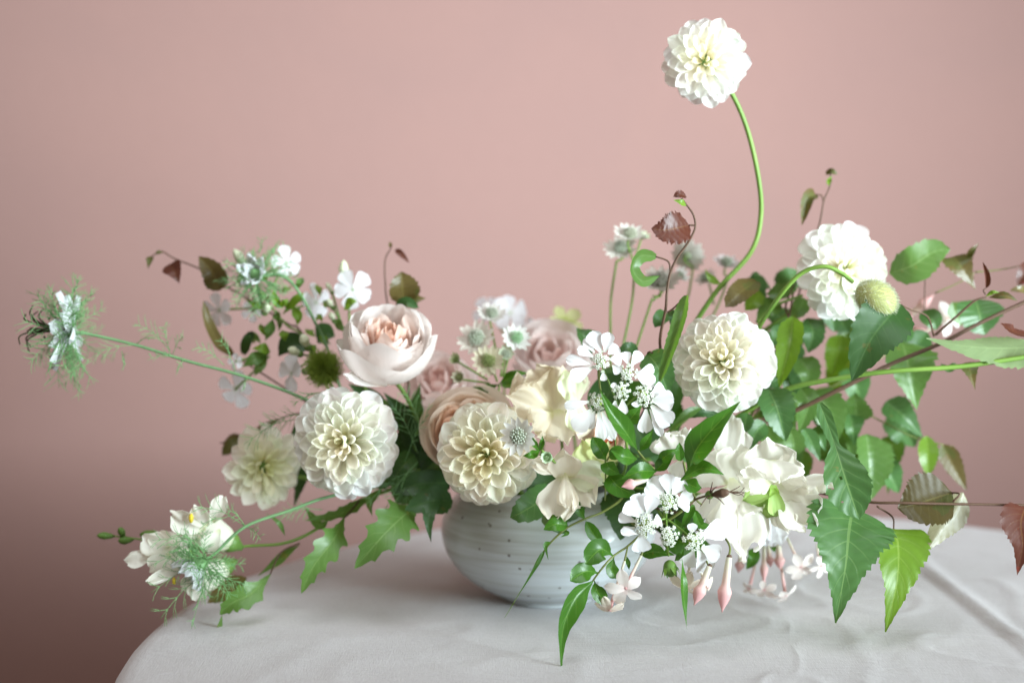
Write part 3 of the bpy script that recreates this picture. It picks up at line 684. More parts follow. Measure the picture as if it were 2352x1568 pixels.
sweet_pea('cream sweet pea with an arched hood and green throat beside the glossy birch leaves', [q(830, 760, -.11), q(700, 800, -.07)], [
    (q(830, 620, -.115), q(800, 285, -.13), k(400), (-.1, .35, 1), dict(ruf=.06, cup=.6, bend=-.6, frill=.05)),
    (q(860, 600, -.118), q(985, 390, -.135), k(280), (.4, .4, 1), dict(ruf=.07, cup=.5, bend=-.5)),
    (q(840, 430, -.135), q(900, 590, -.17), k(380), (.1, .75, .6), dict(ruf=.06, cup=.7, bend=-.8)),
    (q(900, 560, -.13), q(1090, 610, -.145), k(170), (.2, .6, .8), dict(ruf=.10, cup=.7)),
    (q(850, 610, -.15), q(628, 520, -.165), k(230), (-.3, .1, 1), dict(ruf=.05, cup=1.2, bend=.8)),
    (q(840, 620, -.155), q(690, 660, -.17), k(140), (-.2, .5, .8), dict(ruf=.07, cup=.9, bend=-.4)),
    (q(880, 600, -.135), q(1160, 925, -.155), k(330), (.3, .1, 1), dict(ruf=.09, cup=.5, bend=-.5, frill=.07)),
    (q(880, 620, -.14), q(985, 950, -.155), k(200), (-.1, -.1, 1), dict(ruf=.08, cup=-.6, bend=.4)),
    (q(930, 600, -.13), q(1090, 730, -.145), k(220), (.2, .5, 1), dict(ruf=.10, bend=-.5)),
    (q(950, 640, -.13), q(1300, 600, -.150), k(210), (.1, .4, 1), dict(ruf=.12, cup=.9, twist=1.0))])
gt = [o for o in bpy.data.objects if o.get('label', '').startswith('cream sweet pea with an arched hood')][0]
for b_, t_2, w_, nr_, c_ in ((q(900, 640, -.147), q(640, 730, -.149), k(170), (-.2, .5, .8), 1.2), (q(860, 640, -.149), q(885, 850, -.150), k(150), (.2, .2, 1), 1.4), (q(800, 650, -.146), q(760, 800, -.147), k(170), (-.1, .3, 1), .9), (q(880, 640, -.145), q(820, 860, -.145), k(180), (.0, .2, 1), .7)):
    fan(gt, b_, t_2, w_, nr_, MT['hellebore'], name='keel', color=(.62, .86, .52), prof='spoon', cup=c_, bend=-.7, ruf=.03)
sweet_pea('pale sweet pea half hidden behind the jasmine leaf and lace flower', [q(180, 420, -.09), q(160, 560, -.05)], [
    (q(150, 430, -.10), q(60, 240, -.11), k(250), (-.2, .2, 1), dict(ruf=.10)),
    (q(170, 430, -.10), q(240, 200, -.11), k(240), (.1, .2, 1), dict(ruf=.10)),
    (q(180, 430, -.10), q(160, 560, -.11), k(160), (.1, .2, 1), dict(ruf=.10))], tint=(.95, .95, .95))
sweet_pea('white bell shaped bloom hanging under the cream sweet pea', [q(850, 860, -.07), q(760, 820, -.05)], [
    (q(850, 850, -.075), q(790, 1060, -.085), k(190), (-.3, .0, 1), dict(ruf=.03, cup=1.4, bend=.5)),
    (q(850, 850, -.075), q(920, 1050, -.085), k(200), (.3, .0, 1), dict(ruf=.03, cup=1.4, bend=.5)),
    (q(850, 850, -.07), q(860, 1065, -.06), k(200), (.0, .0, -1), dict(ruf=.03, cup=1.2))], mat='phlox', name='bell_flower')
bpy.data.objects['bell_flower']['category'] = 'flower'
q = lambda x, y, d: (*ZF(x, y), d)
k = ZF.s
sweet_pea('ivory sweet pea with a peaked top drooping over the bowl rim', [q(1640, 880, -.12), q(1700, 800, -.08)], [
    (q(1640, 890, -.13), q(1560, 1345, -.15), k(420), (-.25, -.1, 1), dict(ruf=.07, cup=1.2, bend=-.4)),
    (q(1650, 880, -.135), q(1690, 1225, -.16), k(210), (.1, -.1, 1), dict(ruf=.07, cup=-1.1)),
    (q(1660, 880, -.13), q(1900, 1210, -.15), k(420), (.2, -.1, 1), dict(ruf=.08, cup=.9)),
    (q(1620, 890, -.125), q(2040, 960, -.14), k(330), (.1, .5, .9), dict(ruf=.05, cup=.8, bend=-.6, color=(.93, 1, .86))),
    (q(1650, 960, -.13), q(1640, 655, -.15), k(330), (.0, .2, 1), dict(prof='point', ruf=.05, cup=.8)),
    (q(1600, 880, -.13), q(1330, 760, -.14), k(190), (-.2, .4, 1), dict(ruf=.08, cup=.9, bend=-.5))], tint=(.97, .93, .88))
sweet_pea('beige frilled sweet pea between the pink rose and the lace flower', [(1275, 950, -.06), (1290, 1010, -.04)], [
    ((1275, 960, -.075), (1215, 848, -.085), 130, (-.1, .2, 1), dict(ruf=.08)),
    ((1280, 960, -.075), (1285, 845, -.09), 130, (.1, .2, 1), dict(ruf=.08)),
    ((1270, 950, -.08), (1172, 910, -.10), 95, (-.2, .2, 1), dict(ruf=.10)),
    ((1280, 940, -.08), (1300, 1012, -.11), 120, (.1, .0, 1), dict(ruf=.10)),
    ((1270, 950, -.085), (1225, 985, -.11), 80, (-.1, .0, 1), dict(ruf=.10)),
    ((1315, 900, -.09), (1338, 1000, -.10), 60, (.3, .1, 1), dict(ruf=.07, color=(.92, 1.0, .82))),
    ((1320, 940, -.085), (1312, 850, -.09), 70, (.3, .1, 1), dict(ruf=.07, color=(.92, 1.0, .82)))], tint=(.90, .83, .72))
sweet_pea('yellow-green hooded bloom behind the jasmine leaves', [(1370, 1060, -.06), (1380, 1100, -.04)], [
    ((1370, 1080, -.075), (1340, 1010, -.09), 75, (-.1, .2, 1), dict(ruf=.05, cup=1.2)),
    ((1370, 1080, -.075), (1395, 1015, -.09), 75, (.1, .2, 1), dict(ruf=.05, cup=1.2)),
    ((1365, 1060, -.08), (1400, 1100, -.09), 60, (.1, .2, 1), dict(ruf=.05))], tint=(.86, .95, .55))

# ------------------------------------------------------------------ lace flowers
lace_flower('white lace flower standing in front of the sweet peas and the ball dahlia', [(1425, 945, -.15), (1440, 1040, -.12), (1420, 1100, -.07)],
    [(460, 450, -.165, 105, (-.2, .35, 1)), (750, 560, -.165, 100, (.05, .3, 1)), (925, 805, -.165, 115, (.2, -.05, 1)), (425, 880, -.16, 105, (-.35, -.1, 1)), (680, 760, -.17, 95, (.0, .0, 1))],
    [(0, (350, 470), (92, 415), 125), (0, (375, 510), (145, 625), 165), (0, (385, 395), (218, 300), 110), (0, (400, 350), (285, 205), 95), (0, (470, 350), (360, 125), 180), (0, (510, 345), (550, 135), 145),
     (0, (545, 370), (645, 275), 150), (0, (560, 420), (690, 420), 150), (0, (590, 480), (670, 570), 110), (0, (490, 550), (497, 652), 78),
     (1, (750, 470), (720, 340), 125), (1, (790, 490), (890, 345), 130), (1, (870, 560), (1032, 515), 115), (1, (850, 600), (1040, 690), 175), (1, (830, 560), (950, 600), 110),
     (2, (990, 810), (1140, 725), 175), (2, (1005, 860), (1245, 860), 230), (2, (1000, 910), (1215, 1115), 220), (2, (985, 950), (1115, 1240), 100), (2, (945, 950), (930, 1205), 165), (2, (850, 860), (825, 930), 90),
     (3, (345, 870), (72, 925), 115), (3, (370, 950), (185, 1180), 210), (3, (400, 970), (320, 1160), 130), (3, (440, 980), (490, 1290), 140), (3, (480, 980), (605, 1285), 130),
     (4, (700, 840), (700, 1015), 115), (4, (620, 740), (590, 670), 70), (4, (620, 860), (600, 980), 110)], ZG, -.165)
lace_flower('white lace flower hanging among the jasmine over the bowl side', [(1530, 1190, -.155), (1510, 1130, -.12), (1450, 1120, -.08)],
    [(795, 395, -.17, 70, (.05, .3, 1)), (640, 545, -.175, 76, (-.15, .05, 1)), (790, 615, -.175, 66, (.0, .0, 1)), (955, 645, -.175, 74, (.15, -.1, 1))],
    [(0, (755, 350), (685, 225), 130), (0, (790, 340), (775, 205), 110), (0, (820, 345), (880, 235), 115), (0, (850, 390), (945, 330), 90), (0, (850, 410), (930, 410), 100), (0, (735, 370), (640, 285), 85), (0, (700, 370), (660, 400), 70),
     (1, (600, 490), (510, 390), 130), (1, (610, 470), (610, 330), 150), (1, (650, 470), (690, 345), 110), (1, (570, 520), (462, 478), 90), (1, (570, 560), (500, 590), 80), (1, (590, 600), (472, 580), 60), (1, (610, 600), (612, 722), 135), (1, (690, 530), (742, 505), 90),
     (3, (1000, 620), (1165, 555), 150), (3, (1005, 690), (1135, 745), 130), (3, (985, 710), (1045, 845), 140), (3, (955, 715), (905, 815), 120), (3, (940, 600), (950, 530), 70), (2, (760, 680), (745, 690), 60)], ZH, -.17)

# ------------------------------------------------------------------ astrantia
def astrantia(label, st, heads, r=.0011, leaves=(), name='astrantia'):
    t, base = root_of(name, label, 'astrantia', st); stem(t, st, r, 'stem', base=base)
    for h in heads:
        x, y, d, R, a = h[:5]; kw = h[6] if len(h) > 6 else {}
        C, A, RR = astrantia_head(t, x, y, d, R, a, **kw)
        g = Geo(); j = P(*h[5]) if h[5] else P(*st[0]); tube(g, [C - A * RR * .1, C - A * RR * .7, j], .0007, .0009, 6, 5); link('flower_stalk', g.mesh('flower_stalk', MT['stem'], j), t, j)
    for pts, w in leaves: leaf(t, pts, w, MT['jleaf'], prof='lance', teeth=0, fold=.4)
    return t
astrantia('greenish white astrantia in front of the creamy dahlia', [(1245, 1035, -.16), (1275, 1060, -.14), (1320, 1090, -.08)],
    [(1192, 1001, -.17, 46, (-.35, .12, .9), (1238, 1035, -.16), dict(nb=13, wide=.40, spread=.40)), (1258, 1050, -.17, 21, (-.2, .15, .95), (1275, 1062, -.15), dict(nb=9, wide=.7, spread=1.3, tint=(.8, 1, .75), pin=(.9, 1.2, .75)))],
    leaves=[([(1240, 1035, -.16), (1225, 1015, -.17), (1222, 1000, -.17)], 16), ([(1240, 1035, -.16), (1220, 1045, -.17), (1200, 1046, -.17)], 22), ([(1240, 1035, -.16), (1245, 1015, -.17), (1246, 1000, -.17)], 14)])
astrantia('spray of many pale astrantia heads rising between the roses', [(1146, 882, -.03), (1146, 960, -.03), (1150, 1020, -.02)],
    [(1096, 778, -.03, 46, (-.3, .5, .8), (1130, 860, -.03), dict(tint=(.92, .86, .80))), (1122, 828, -.045, 38, (-.1, .15, 1), (1142, 876, -.03), dict(tint=(.86, .80, .62), pin=(.55, .60, .25))), (1185, 777, -.03, 36, (.3, .5, .8), (1155, 865, -.03), dict(pin=(.8, 1.2, .85))),
     (1160, 815, -.035, 26, (.2, .5, .8), (1150, 865, -.03), dict(nb=9, spread=.9, tint=(.85, .95, .75))), (1128, 722, -.01, 34, (.1, .7, .6), (1145, 830, -.02), dict(tint=(.95, .92, .9))), (1050, 828, -.03, 22, (-.5, .5, .7), (1120, 872, -.03), dict(nb=9, spread=1.3, tint=(.62, .72, .42), pin=(.6, .7, .3))), (1057, 868, -.04, 24, (-.3, .3, .9), (1125, 880, -.03), dict(nb=9, spread=1.4, tint=(.72, .70, .55), pin=(.6, .6, .3)))],
    leaves=[([(1146, 882, -.03), (1110, 895, -.05), (1085, 888, -.05)], 22), ([(1146, 882, -.03), (1180, 862, -.05), (1215, 855, -.05)], 26), ([(1148, 885, -.03), (1175, 885, -.05), (1192, 898, -.05)], 20)])
astrantia('pair of astrantia heads on two tall thin stems left of the red leafed twig', [(1416, 600, .02), (1403, 690, .02), (1402, 770, .01), (1400, 900, .0)],
    [(1426, 572, .02, 40, (-.2, .7, .6), None, dict(tint=(.95, .93, .88)))])
astrantia('upright astrantia head just right of its twin', [(1457, 615, .01), (1452, 690, .01), (1432, 790, .0), (1400, 930, -.01)],
    [(1446, 540, .01, 38, (.1, .8, .5), (1455, 600, .01), dict(tint=(.93, .90, .86), pin=(.95, .9, .85))), (1478, 545, .015, 18, (.5, .7, .5), (1457, 605, .01), dict(nb=8, spread=1.0, tint=(.75, .85, .6)))])
astrantia('dusky grey astrantia head behind the curled birch leaf', [(1498, 685, .0), (1480, 740, .0), (1450, 830, .0), (1410, 930, .0)],
    [(1515, 650, .0, 52, (-.1, .75, .45), (1500, 680, .0), dict(tint=(.60, .53, .48), pin=(.5, .42, .42))), (1560, 635, .02, 26, (.5, .5, .6), (1500, 690, .0), dict(nb=9, spread=.9))])
astrantia('pale astrantia disc seen from behind the red leafed twig', [(1592, 615, .06), (1575, 700, .05), (1520, 850, .04)],
    [(1578, 588, .06, 40, (.3, .3, -.8), None, dict(tint=(.90, .88, .84), wide=.55))])
astrantia('small mauve tinged astrantia beside the bowed dahlia stem', [(1672, 640, .05), (1640, 720, .05), (1540, 900, .03)],
    [(1668, 606, .05, 34, (.1, .8, .4), None, dict(tint=(.85, .78, .80))), (1622, 640, .05, 28, (-.4, .7, .4), (1640, 700, .05), dict(tint=(.80, .72, .68)))])

# ------------------------------------------------------------------ nigella
def nigella(label, x, y, d, axis, st, R=None, petals=14, styles=True, Rpx=100, thr=10, out=1.15):
    t, base = root_of('nigella', label, 'nigella', st); C = P(x, y, d); A = ax(*axis); R = S(Rpx, d); e1 = A.orthogonal().normalized(); e2 = A.cross(e1)
    stem(t, [C - A * R * .02] + [P(*q) for q in st], .0013, 'blue_stem', base=base)
    for k in range(petals):
        lay = k % 2; a = 2 * math.pi * k / petals + jit(.15); dr = e1 * math.cos(a) + e2 * math.sin(a); L = R * (.95 - .15 * lay + jit(.08))
        me = petal_mesh('petal', MT['nigella'], L=L, W=L * .46, prof='point', cup=.7, bend=.4 + jit(.6), ruf=.08, freq=2, ph=jit(3), nu=12, nv=8, twist=jit(.7))
        link('petal', me, t, C + A * R * .06 * (1 + lay), frame(dr + A * ((1.3 if not styles else .05 + .2 * lay) + jit(.32)), A - dr * .3))
    if styles:
        for k in range(9):
            a = 2 * math.pi * k / 9 + jit(.2); dr = e1 * math.cos(a) + e2 * math.sin(a); b = C + A * R * .12; g = Geo()
            L = R * (.85 + jit(.15)); tube(g, [b, b + A * L * .6 + dr * L * .10, b + A * L * .95 + dr * L * .34, b + A * L * .88 + dr * L * .62], .0009, .0005, 5, 6)
            ball(g, b + A * L * (.4 + jit(.1)) + dr * L * .3, .0011, 5, 4); link('style', g.mesh('style', MT['dark'], b), t, b)
        g = Geo(); ball(g, C + A * R * .2, R * .20, 10, 6); link('seed_pod', g.mesh('seed_pod', MT['dark'], C), t, C)
    else:
        g = Geo(); ball(g, C + A * R * .30, R * .24, 12, 8, sc=(1, 1, 1.3), rot=frame(A.orthogonal(), A)); link('seed_pod', g.mesh('seed_pod', MT['thread'], C), t, C)
    nigella_threads(t, C, A, R, thr, out, up=.0, rnd=.3); nigella_threads(t, C, A, R, max(5, thr // 2), out * .9, up=.7, rnd=.3); nigella_threads(t, C, A, R, max(4, thr // 3), out * .8, up=-.6, rnd=.3)
    return t
def thread_leaf(t, a, b, n=4, r=.00038):
    A_, B_ = P(*a), P(*b); link('thread_leaf', thread_bract(A_, B_, n, r, .7, Vector((0, 0, .6))).mesh('thread_leaf', MT['thread'], A_), t, A_)
t = nigella('white nigella on a long stem reaching far out from the bowl', *ZA(640, 890), -.06, (-.96, .12, .05), [(*ZA(800, 915), -.055), (*ZA(1200, 1010), -.05), (*ZA(1650, 1150), -.05), (*ZA(2100, 1270), -.05), (705, 918, -.05), (860, 1000, -.03)], Rpx=104, petals=18, thr=26, out=1.2)
for a, b in (((1180, 1000), (700, 1180)), ((1180, 1000), (1350, 950)), ((1480, 1050), (1170, 820)), ((1500, 1090), (1600, 930)), ((1480, 1090), (1410, 840)), ((1560, 1120), (1290, 1130)), ((1600, 1130), (1540, 1250)), ((1060, 1060), (1080, 1200)), ((1950, 1180), (1700, 1020)), ((2050, 1230), (1910, 950)), ((2150, 1290), (2120, 1400)), ((800, 1140), (540, 1380))): thread_leaf(t, (*ZA(*a), -.05), (*ZA(*b), -.065), 4)
t = nigella('nigella half wrapped in green threads among the white phlox', *ZB(345, 360), -.02, (-.2, .35, .9), [(*ZB(500, 330), -.01), (*ZB(640, 410), -.01), (*ZB(760, 580), -.01), (*ZB(860, 780), -.01), (*ZB(950, 960), -.01), (830, 1000, -.01), (960, 1080, .0)], Rpx=60, petals=12, styles=False, thr=22, out=1.45)
t = nigella('closing nigella wrapped in threads in front of the snapdragon', *ZC(790, 950), -.105, (-.72, -.62, .3), [(*ZC(850, 915), -.10), (*ZC(1040, 745), -.095), (*ZC(1330, 640), -.085), (*ZC(1568, 555), -.075), (900, 1110, -.05), (1000, 1085, -.03)], Rpx=82, petals=12, styles=False, thr=20, out=1.2)
for a, b in (((1040, 740), (720, 620)), ((1040, 740), (930, 640)), ((1050, 750), (1140, 830)), ((900, 690), (760, 750)), ((800, 900), (450, 830)), ((800, 920), (440, 990)), ((800, 1000), (440, 1165)), ((800, 1050), (500, 1330)), ((820, 1050), (700, 1380)), ((830, 1040), (950, 1200)), ((800, 940), (600, 780))): thread_leaf(t, (*ZC(*a), -.10), (*ZC(*b), -.12), 4)

# ------------------------------------------------------------------ snapdragon
ST = [(*ZC(560, 870), -.06), (*ZC(800, 890), -.06), (*ZC(1060, 868), -.055), (*ZC(1290, 850), -.055), (*ZC(1480, 770), -.05), (790, 1165, -.045), (880, 1130, -.04), (985, 1095, -.03)]
t, base = root_of('snapdragon', 'white snapdragon spike with yellow throats leaning out low over the table', 'snapdragon', ST); stem(t, ST, .0016, 'stem', base=base, r1=.0010)
def snap(parent, tube_a, mouth_b, rpx, lobes, yel):
    A_, B_ = P(*tube_a), P(*mouth_b); r = S(rpx, tube_a[2]); g = Geo(); tube(g, [A_, A_.lerp(B_, .5), B_], r, r, 14, 9, prof=[(0, .45), (.25, .75), (.6, .95), (.85, .85), (1, .45)])
    o = link('bloom', g.mesh('bloom', MT['snap'], A_), parent, A_)
    for b, tp, w, nr in lobes: fan(o, b, tp, w * .82, nr, MT['snap'], name='lobe', cup=1.5, bend=-1.3, ruf=.04, freq=2, frill=.03)
    for b, rr in yel:
        g = Geo(); ball(g, P(*b), S(rr, b[2]), 8, 6, sc=(.6, .8, 1.2)); link('palate', g.mesh('palate', MT['yellow'], P(*b)), o, P(*b))
    g = Geo(); tube(g, [A_ + (A_ - B_) * .25, A_, A_.lerp(B_, .2)], r * .5, r * .62, 10, 4, prof=[(0, .3), (.5, 1), (1, .9)]); link('calyx', g.mesh('calyx', MT['calyx'], A_), o, A_)
    return o
c = lambda x, y, d: (*ZC(x, y), d)
z = ZC.s
snap(t, c(960, 850, -.06), c(700, 720, -.075), z(120), [(c(790, 760, -.085), c(575, 650, -.10), z(220), (-.4, .2, 1)), (c(760, 800, -.085), c(620, 810, -.10), z(170), (-.4, -.2, 1)), (c(840, 720, -.085), c(900, 545, -.09), z(150), (.2, .3, 1)), (c(800, 740, -.09), c(720, 610, -.10), z(190), (-.1, .3, 1)), (c(880, 760, -.09), c(780, 900, -.095), z(170), (.1, -.1, 1))], [(c(697, 690, -.103), z(27))])
snap(t, c(680, 940, -.07), c(470, 860, -.08), z(125), [(c(560, 880, -.085), c(390, 800, -.10), z(230), (-.3, .2, 1)), (c(520, 860, -.09), c(480, 775, -.095), z(200), (.0, .5, 1)), (c(480, 900, -.09), c(275, 965, -.10), z(150), (-.3, -.1, 1)), (c(560, 920, -.09), c(440, 1030, -.10), z(220), (-.1, -.2, 1))], [])
snap(t, c(930, 990, -.06), c(700, 1110, -.08), z(105), [(c(660, 1020, -.09), c(415, 1105, -.115), z(110), (-.2, .3, 1)), (c(760, 1080, -.09), c(720, 1215, -.10), z(180), (.1, -.2, 1)), (c(760, 1050, -.09), c(640, 1150, -.10), z(150), (-.3, -.1, 1))], [(c(588, 1090, -.105), z(22))])
for a, b, r in (((560, 850), (370, 790), .0060), ((330, 825), (230, 835), .0034), ((270, 815), (240, 750), .0030), ((210, 805), (95, 800), .0030)): bud(t, c(*a, -.062), c(*b, -.068), r, 'calyx')
g = Geo(); tube(g, [P(*c(560, 870, -.06)), P(*c(400, 830, -.062)), P(*c(210, 805, -.065))], .0011, .0007, 6, 5); link('stem_tip', g.mesh('stem_tip', MT['stem'], P(*c(560, 870, -.06))), t, P(*c(560, 870, -.06)))
leaf(t, [c(1200, 1050, -.07), c(1080, 1170, -.085), c(960, 1230, -.09), c(880, 1305, -.09)], z(190), MT['sage'], 'lobed', (.2, .4, .9), teeth=7, tamp=.2, petiole=[c(1390, 850, -.055), c(1270, 910, -.06)])
leaf(t, [c(895, 1300, -.09), c(870, 1400, -.09), c(815, 1500, -.09)], z(36), MT['sage'], 'lance', (.6, .2, .8))
leaf(t, [c(1390, 860, -.055), c(1260, 960, -.05), c(1120, 1060, -.05)], z(90), MT['sage'], 'lance', (.3, .8, .5))
leaf(t, [c(1050, 1070, -.05), c(920, 1150, -.05), c(800, 1230, -.055)], z(150), MT['bronze'], 'ovate', (.2, .3, .9), teeth=10)
leaf(t, [(790, 1190, -.06), (765, 1240, -.085), (720, 1300, -.095), (692, 1362, -.095)], z(200), MT['sage'], 'lobed', (.3, .3, .9), teeth=6, tamp=.25, petiole=[(825, 1150, -.045)])
leaf(t, [(700, 1165, -.05), (735, 1205, -.055), (755, 1190, -.05)], 26, MT['sage'], 'lance', (.2, .4, .9))
leaf(t, [(860, 1140, -.04), (780, 1180, -.055), (700, 1195, -.06)], 34, MT['sage'], 'lobed', (.2, .7, .7), teeth=6)
leaf(t, [(655, 1230, -.055), (640, 1200, -.06), (610, 1178, -.06)], 12, MT['sage'], 'lance', (.2, .4, .9))

# ------------------------------------------------------------------ phlox
def phlox(label, st, blooms, buds, leaves=(), r=.0011, name='phlox', nodes=None):
    t, base = root_of(name, label, 'phlox', st); stem(t, st, r, 'stem', base=base)
    for x, y, d, R, a, j in blooms:
        C = P(x, y, d); A = ax(*a); jj = P(*j); bloom5(t, C, A, S(R, d), 'phlox', jj.lerp(C, .25), 'stem', .0009, prof='obl', Wd=.85, refl=.05, cup=.4, bend=-.35, ruf=.03)
        g = Geo(); tube(g, [C, jj.lerp(C, .4), jj], .0008, .0009, 5, 4); link('flower_stalk', g.mesh('flower_stalk', MT['stem'], jj), t, jj)
    for a, b, w, j in buds:
        bud(t, a, b, w); g = Geo(); tube(g, [P(*a), P(*j)], .0009, .0008, 5, 4); ball(g, P(*a), w * .8, 6, 4); link('bud_stalk', g.mesh('bud_stalk', MT['calyx'], P(*j)), t, P(*j))
    for pts, w, m in leaves: leaf(t, pts, w, MT[m], 'lance', (.1, .4, .9))
    return t
b = lambda x, y, d: (*ZB(x, y), d)
phlox('white phlox cluster with slender cream buds around the threaded nigella', [b(430, 600, .01), b(600, 800, .01), b(800, 960, .01), (850, 1000, .0)],
    [(*b(600, 225, .01), 36, (.3, .2, .8), b(430, 500, .01)), (*b(865, 590, .02), 42, (.7, .1, .6), b(640, 650, .01)), (*b(-20, 660, .02), 42, (-.5, -.2, .7), b(300, 640, .01)), (*b(280, 670, .015), 24, (-.1, .1, .9), b(400, 600, .01))],
    [(b(230, 280, .0), b(115, 105, -.005), .0042, b(400, 560, .01)), (b(250, 440, .0), b(165, 360, -.005), .0030, b(420, 580, .01)), (b(345, 590, -.01), b(295, 540, -.02), .0032, b(420, 600, .01)), (b(395, 680, -.01), b(425, 610, -.02), .0040, b(440, 600, .01)), (b(430, 560, -.01), b(420, 510, -.02), .0030, b(440, 610, .01))],
    [([b(560, 700, .0), b(690, 560, -.01), b(760, 500, -.01)], 22, 'bright'), ([b(640, 620, .0), b(700, 720, -.01), b(690, 800, -.01)], 24, 'bright'), ([b(470, 740, .0), b(440, 850, -.01), b(400, 940, -.01)], 26, 'sage'), ([b(480, 620, .0), b(560, 600, -.02), b(620, 560, -.02)], 24, 'bright'), ([b(430, 600, .0), b(330, 620, -.02), b(220, 560, -.02)], 21, 'bright'), ([b(560, 640, -.01), b(490, 560, -.02), b(480, 450, -.02)], 22, 'bright')])
phlox('white phlox bloom with one pointed bud standing above the pale rose', [b(1165, 690, .0), b(1170, 800, .0), b(1180, 920, .0), (900, 1000, .0)],
    [(*b(1200, 470, -.01), 46, (.1, .15, .95), b(1165, 690, .0))],
    [(b(1115, 400, -.005), b(1115, 205, -.005), .0040, b(1150, 660, .0)), (b(1010, 500, .0), b(960, 410, .0), .0022, b(1100, 800, .0)), (b(1020, 640, -.005), b(970, 560, -.005), .0028, b(1120, 830, .0)), (b(1030, 760, -.005), b(990, 680, -.005), .0028, b(1120, 850, .0))],
    [([b(1120, 660, -.01), b(1180, 590, -.02), b(1240, 580, -.02)], 26, 'bright'), ([b(1100, 850, -.01), b(1060, 780, -.02), b(1000, 740, -.02)], 22, 'sage')])
phlox('drooping white phlox with three buds beside the green tuft', [b(860, 980, -.01), b(860, 1150, -.01), (860, 1020, -.01)],
    [(*b(640, 1240, -.02), 46, (-.6, .0, .6), b(820, 1100, -.01)), (*b(130, 1130, -.02), 20, (-.3, .2, .8), b(440, 1040, -.01)), (*b(130, 1380, .02), 46, (-.5, -.3, -.5), b(440, 1080, .0))],
    [(b(790, 1000, -.03), b(735, 880, -.035), .0042, b(840, 1060, -.01)), (b(720, 1060, -.03), b(610, 1010, -.035), .0038, b(840, 1080, -.01)), (b(760, 1215, -.03), b(830, 1185, -.04), .0036, b(850, 1150, -.01))],
    [([b(440, 1050, -.01), b(300, 1110, -.02), b(190, 1180, -.02)], 34, 'sage'), ([b(450, 1040, -.01), b(380, 1010, -.02), b(280, 1010, -.02)], 28, 'bright'), ([b(420, 1050, -.01), b(350, 1180, -.02), b(300, 1260, -.02)], 26, 'sage'), ([b(850, 1000, .0), b(620, 980, .0), b(520, 1080, .0)], 60, 'deep'), ([b(880, 960, .01), b(960, 880, .01), b(1040, 900, .01)], 60, 'deep')])
phlox('blurred lilac white phlox rising behind the astrantia spray', [(1165, 745, .09), (1160, 850, .08), (1165, 950, .05)],
    [(1172, 718, .09, 44, (.4, .3, .7), (1165, 760, .09)), (1118, 712, .10, 34, (-.4, .4, .7), (1160, 770, .09)), (1210, 760, .10, 34, (.5, .1, .7), (1165, 780, .09))], [])

# green spiky tuft beside the rose
st = [b(950, 1250, -.04), (840, 1010, -.03), (960, 1070, -.02)]
t, base = root_of('green_tuft', 'round mossy green tuft flower left of the pale rose', 'flower', st); stem(t, st, .0014, base=base)
C = P(*b(930, 1190, -.045)); R = S(46, -.045); g = Geo()
for i in range(1100):
    th = math.acos(1 - 2 * (i + .5) / 1100); a = i * 2.39996; dr = Vector((math.sin(th) * math.cos(a), math.sin(th) * math.sin(a), math.cos(th)))
    e = C + dr * R * (.92 + jit(.2)); tube(g, [C + dr * R * .2, e.lerp(C, .2) + Vector((jit(1), jit(1), jit(1))) * R * .06, e], R * .022, R * .010, 4, 2, cap=False)
ball(g, C, R * .4, 10, 8); o = link('spikes', g.mesh('spikes', MT['moss'], C), t, C); o['kind'] = 'stuff'

# yellow-green bloom far behind
st = [(1300, 770, .08), (1290, 880, .07)]
t, base = root_of('hellebore', 'blurred yellow-green hellebore above the pink rose', 'hellebore', st); stem(t, st, .0014, base=base)
bloom5(t, P(1298, 742, .08), ax(.1, .5, .8), S(42, .08), 'hellebore', P(1300, 770, .085), 'stem', prof='spoon', Wd=.8, cup=.8, bend=.5, refl=-.3)

# ------------------------------------------------------------------ poppy
st = [(1960, 648, -.10), (1930, 626, -.10), (1893, 612, -.10), (1845, 625, -.095), (1800, 668, -.09), (1745, 748, -.07), (1690, 850, -.04), (1540, 990, -.02)]
t, base = root_of('poppy', 'nodding hairy green poppy bud on a bent green stem', 'poppy', st); stem(t, st, .0019, base=base)
C = P(2012, 686, -.105); A = ax(.80, -.52, .2); R = S(43, -.105); rm = frame(A.orthogonal(), A); g = Geo()
ball(g, C, R, 24, 16, sc=(.92, .92, 1.16), rot=rm, vfun=lambda th, ph: 1 - .07 * max(0, math.cos(2 * ph)) ** 6); o = link('bud', g.mesh('bud', MT['poppy'], C), t, C)
g = Geo()
for i in range(900):
    th = math.acos(1 - 2 * (i + .5) / 900); a = i * 2.39996; dd = Vector((math.sin(th) * math.cos(a) * .92, math.sin(th) * math.sin(a) * .92, math.cos(th) * 1.16)); dr = rm @ dd
    p = C + dr * R * .98; e = p + (dr.normalized() + A * .7 + Vector((jit(.5), jit(.5), jit(.5)))).normalized() * R * random.uniform(.14, .26); tube(g, [p, e], .00026, .00012, 3, 1, cap=False)
ho = link('hairs', g.mesh('hairs', MT['hair'], C), o, C); ho['kind'] = 'stuff'
st = [(2420, 808, -.10), (2352, 820, -.10), (2200, 842, -.10), (2050, 852, -.10), (1930, 868, -.09), (1790, 900, -.07), (1650, 980, -.04)]
t, base = root_of('poppy', 'smooth bright green poppy stem sweeping out past the birch branch', 'poppy', st); stem(t, st, .0021, base=base)

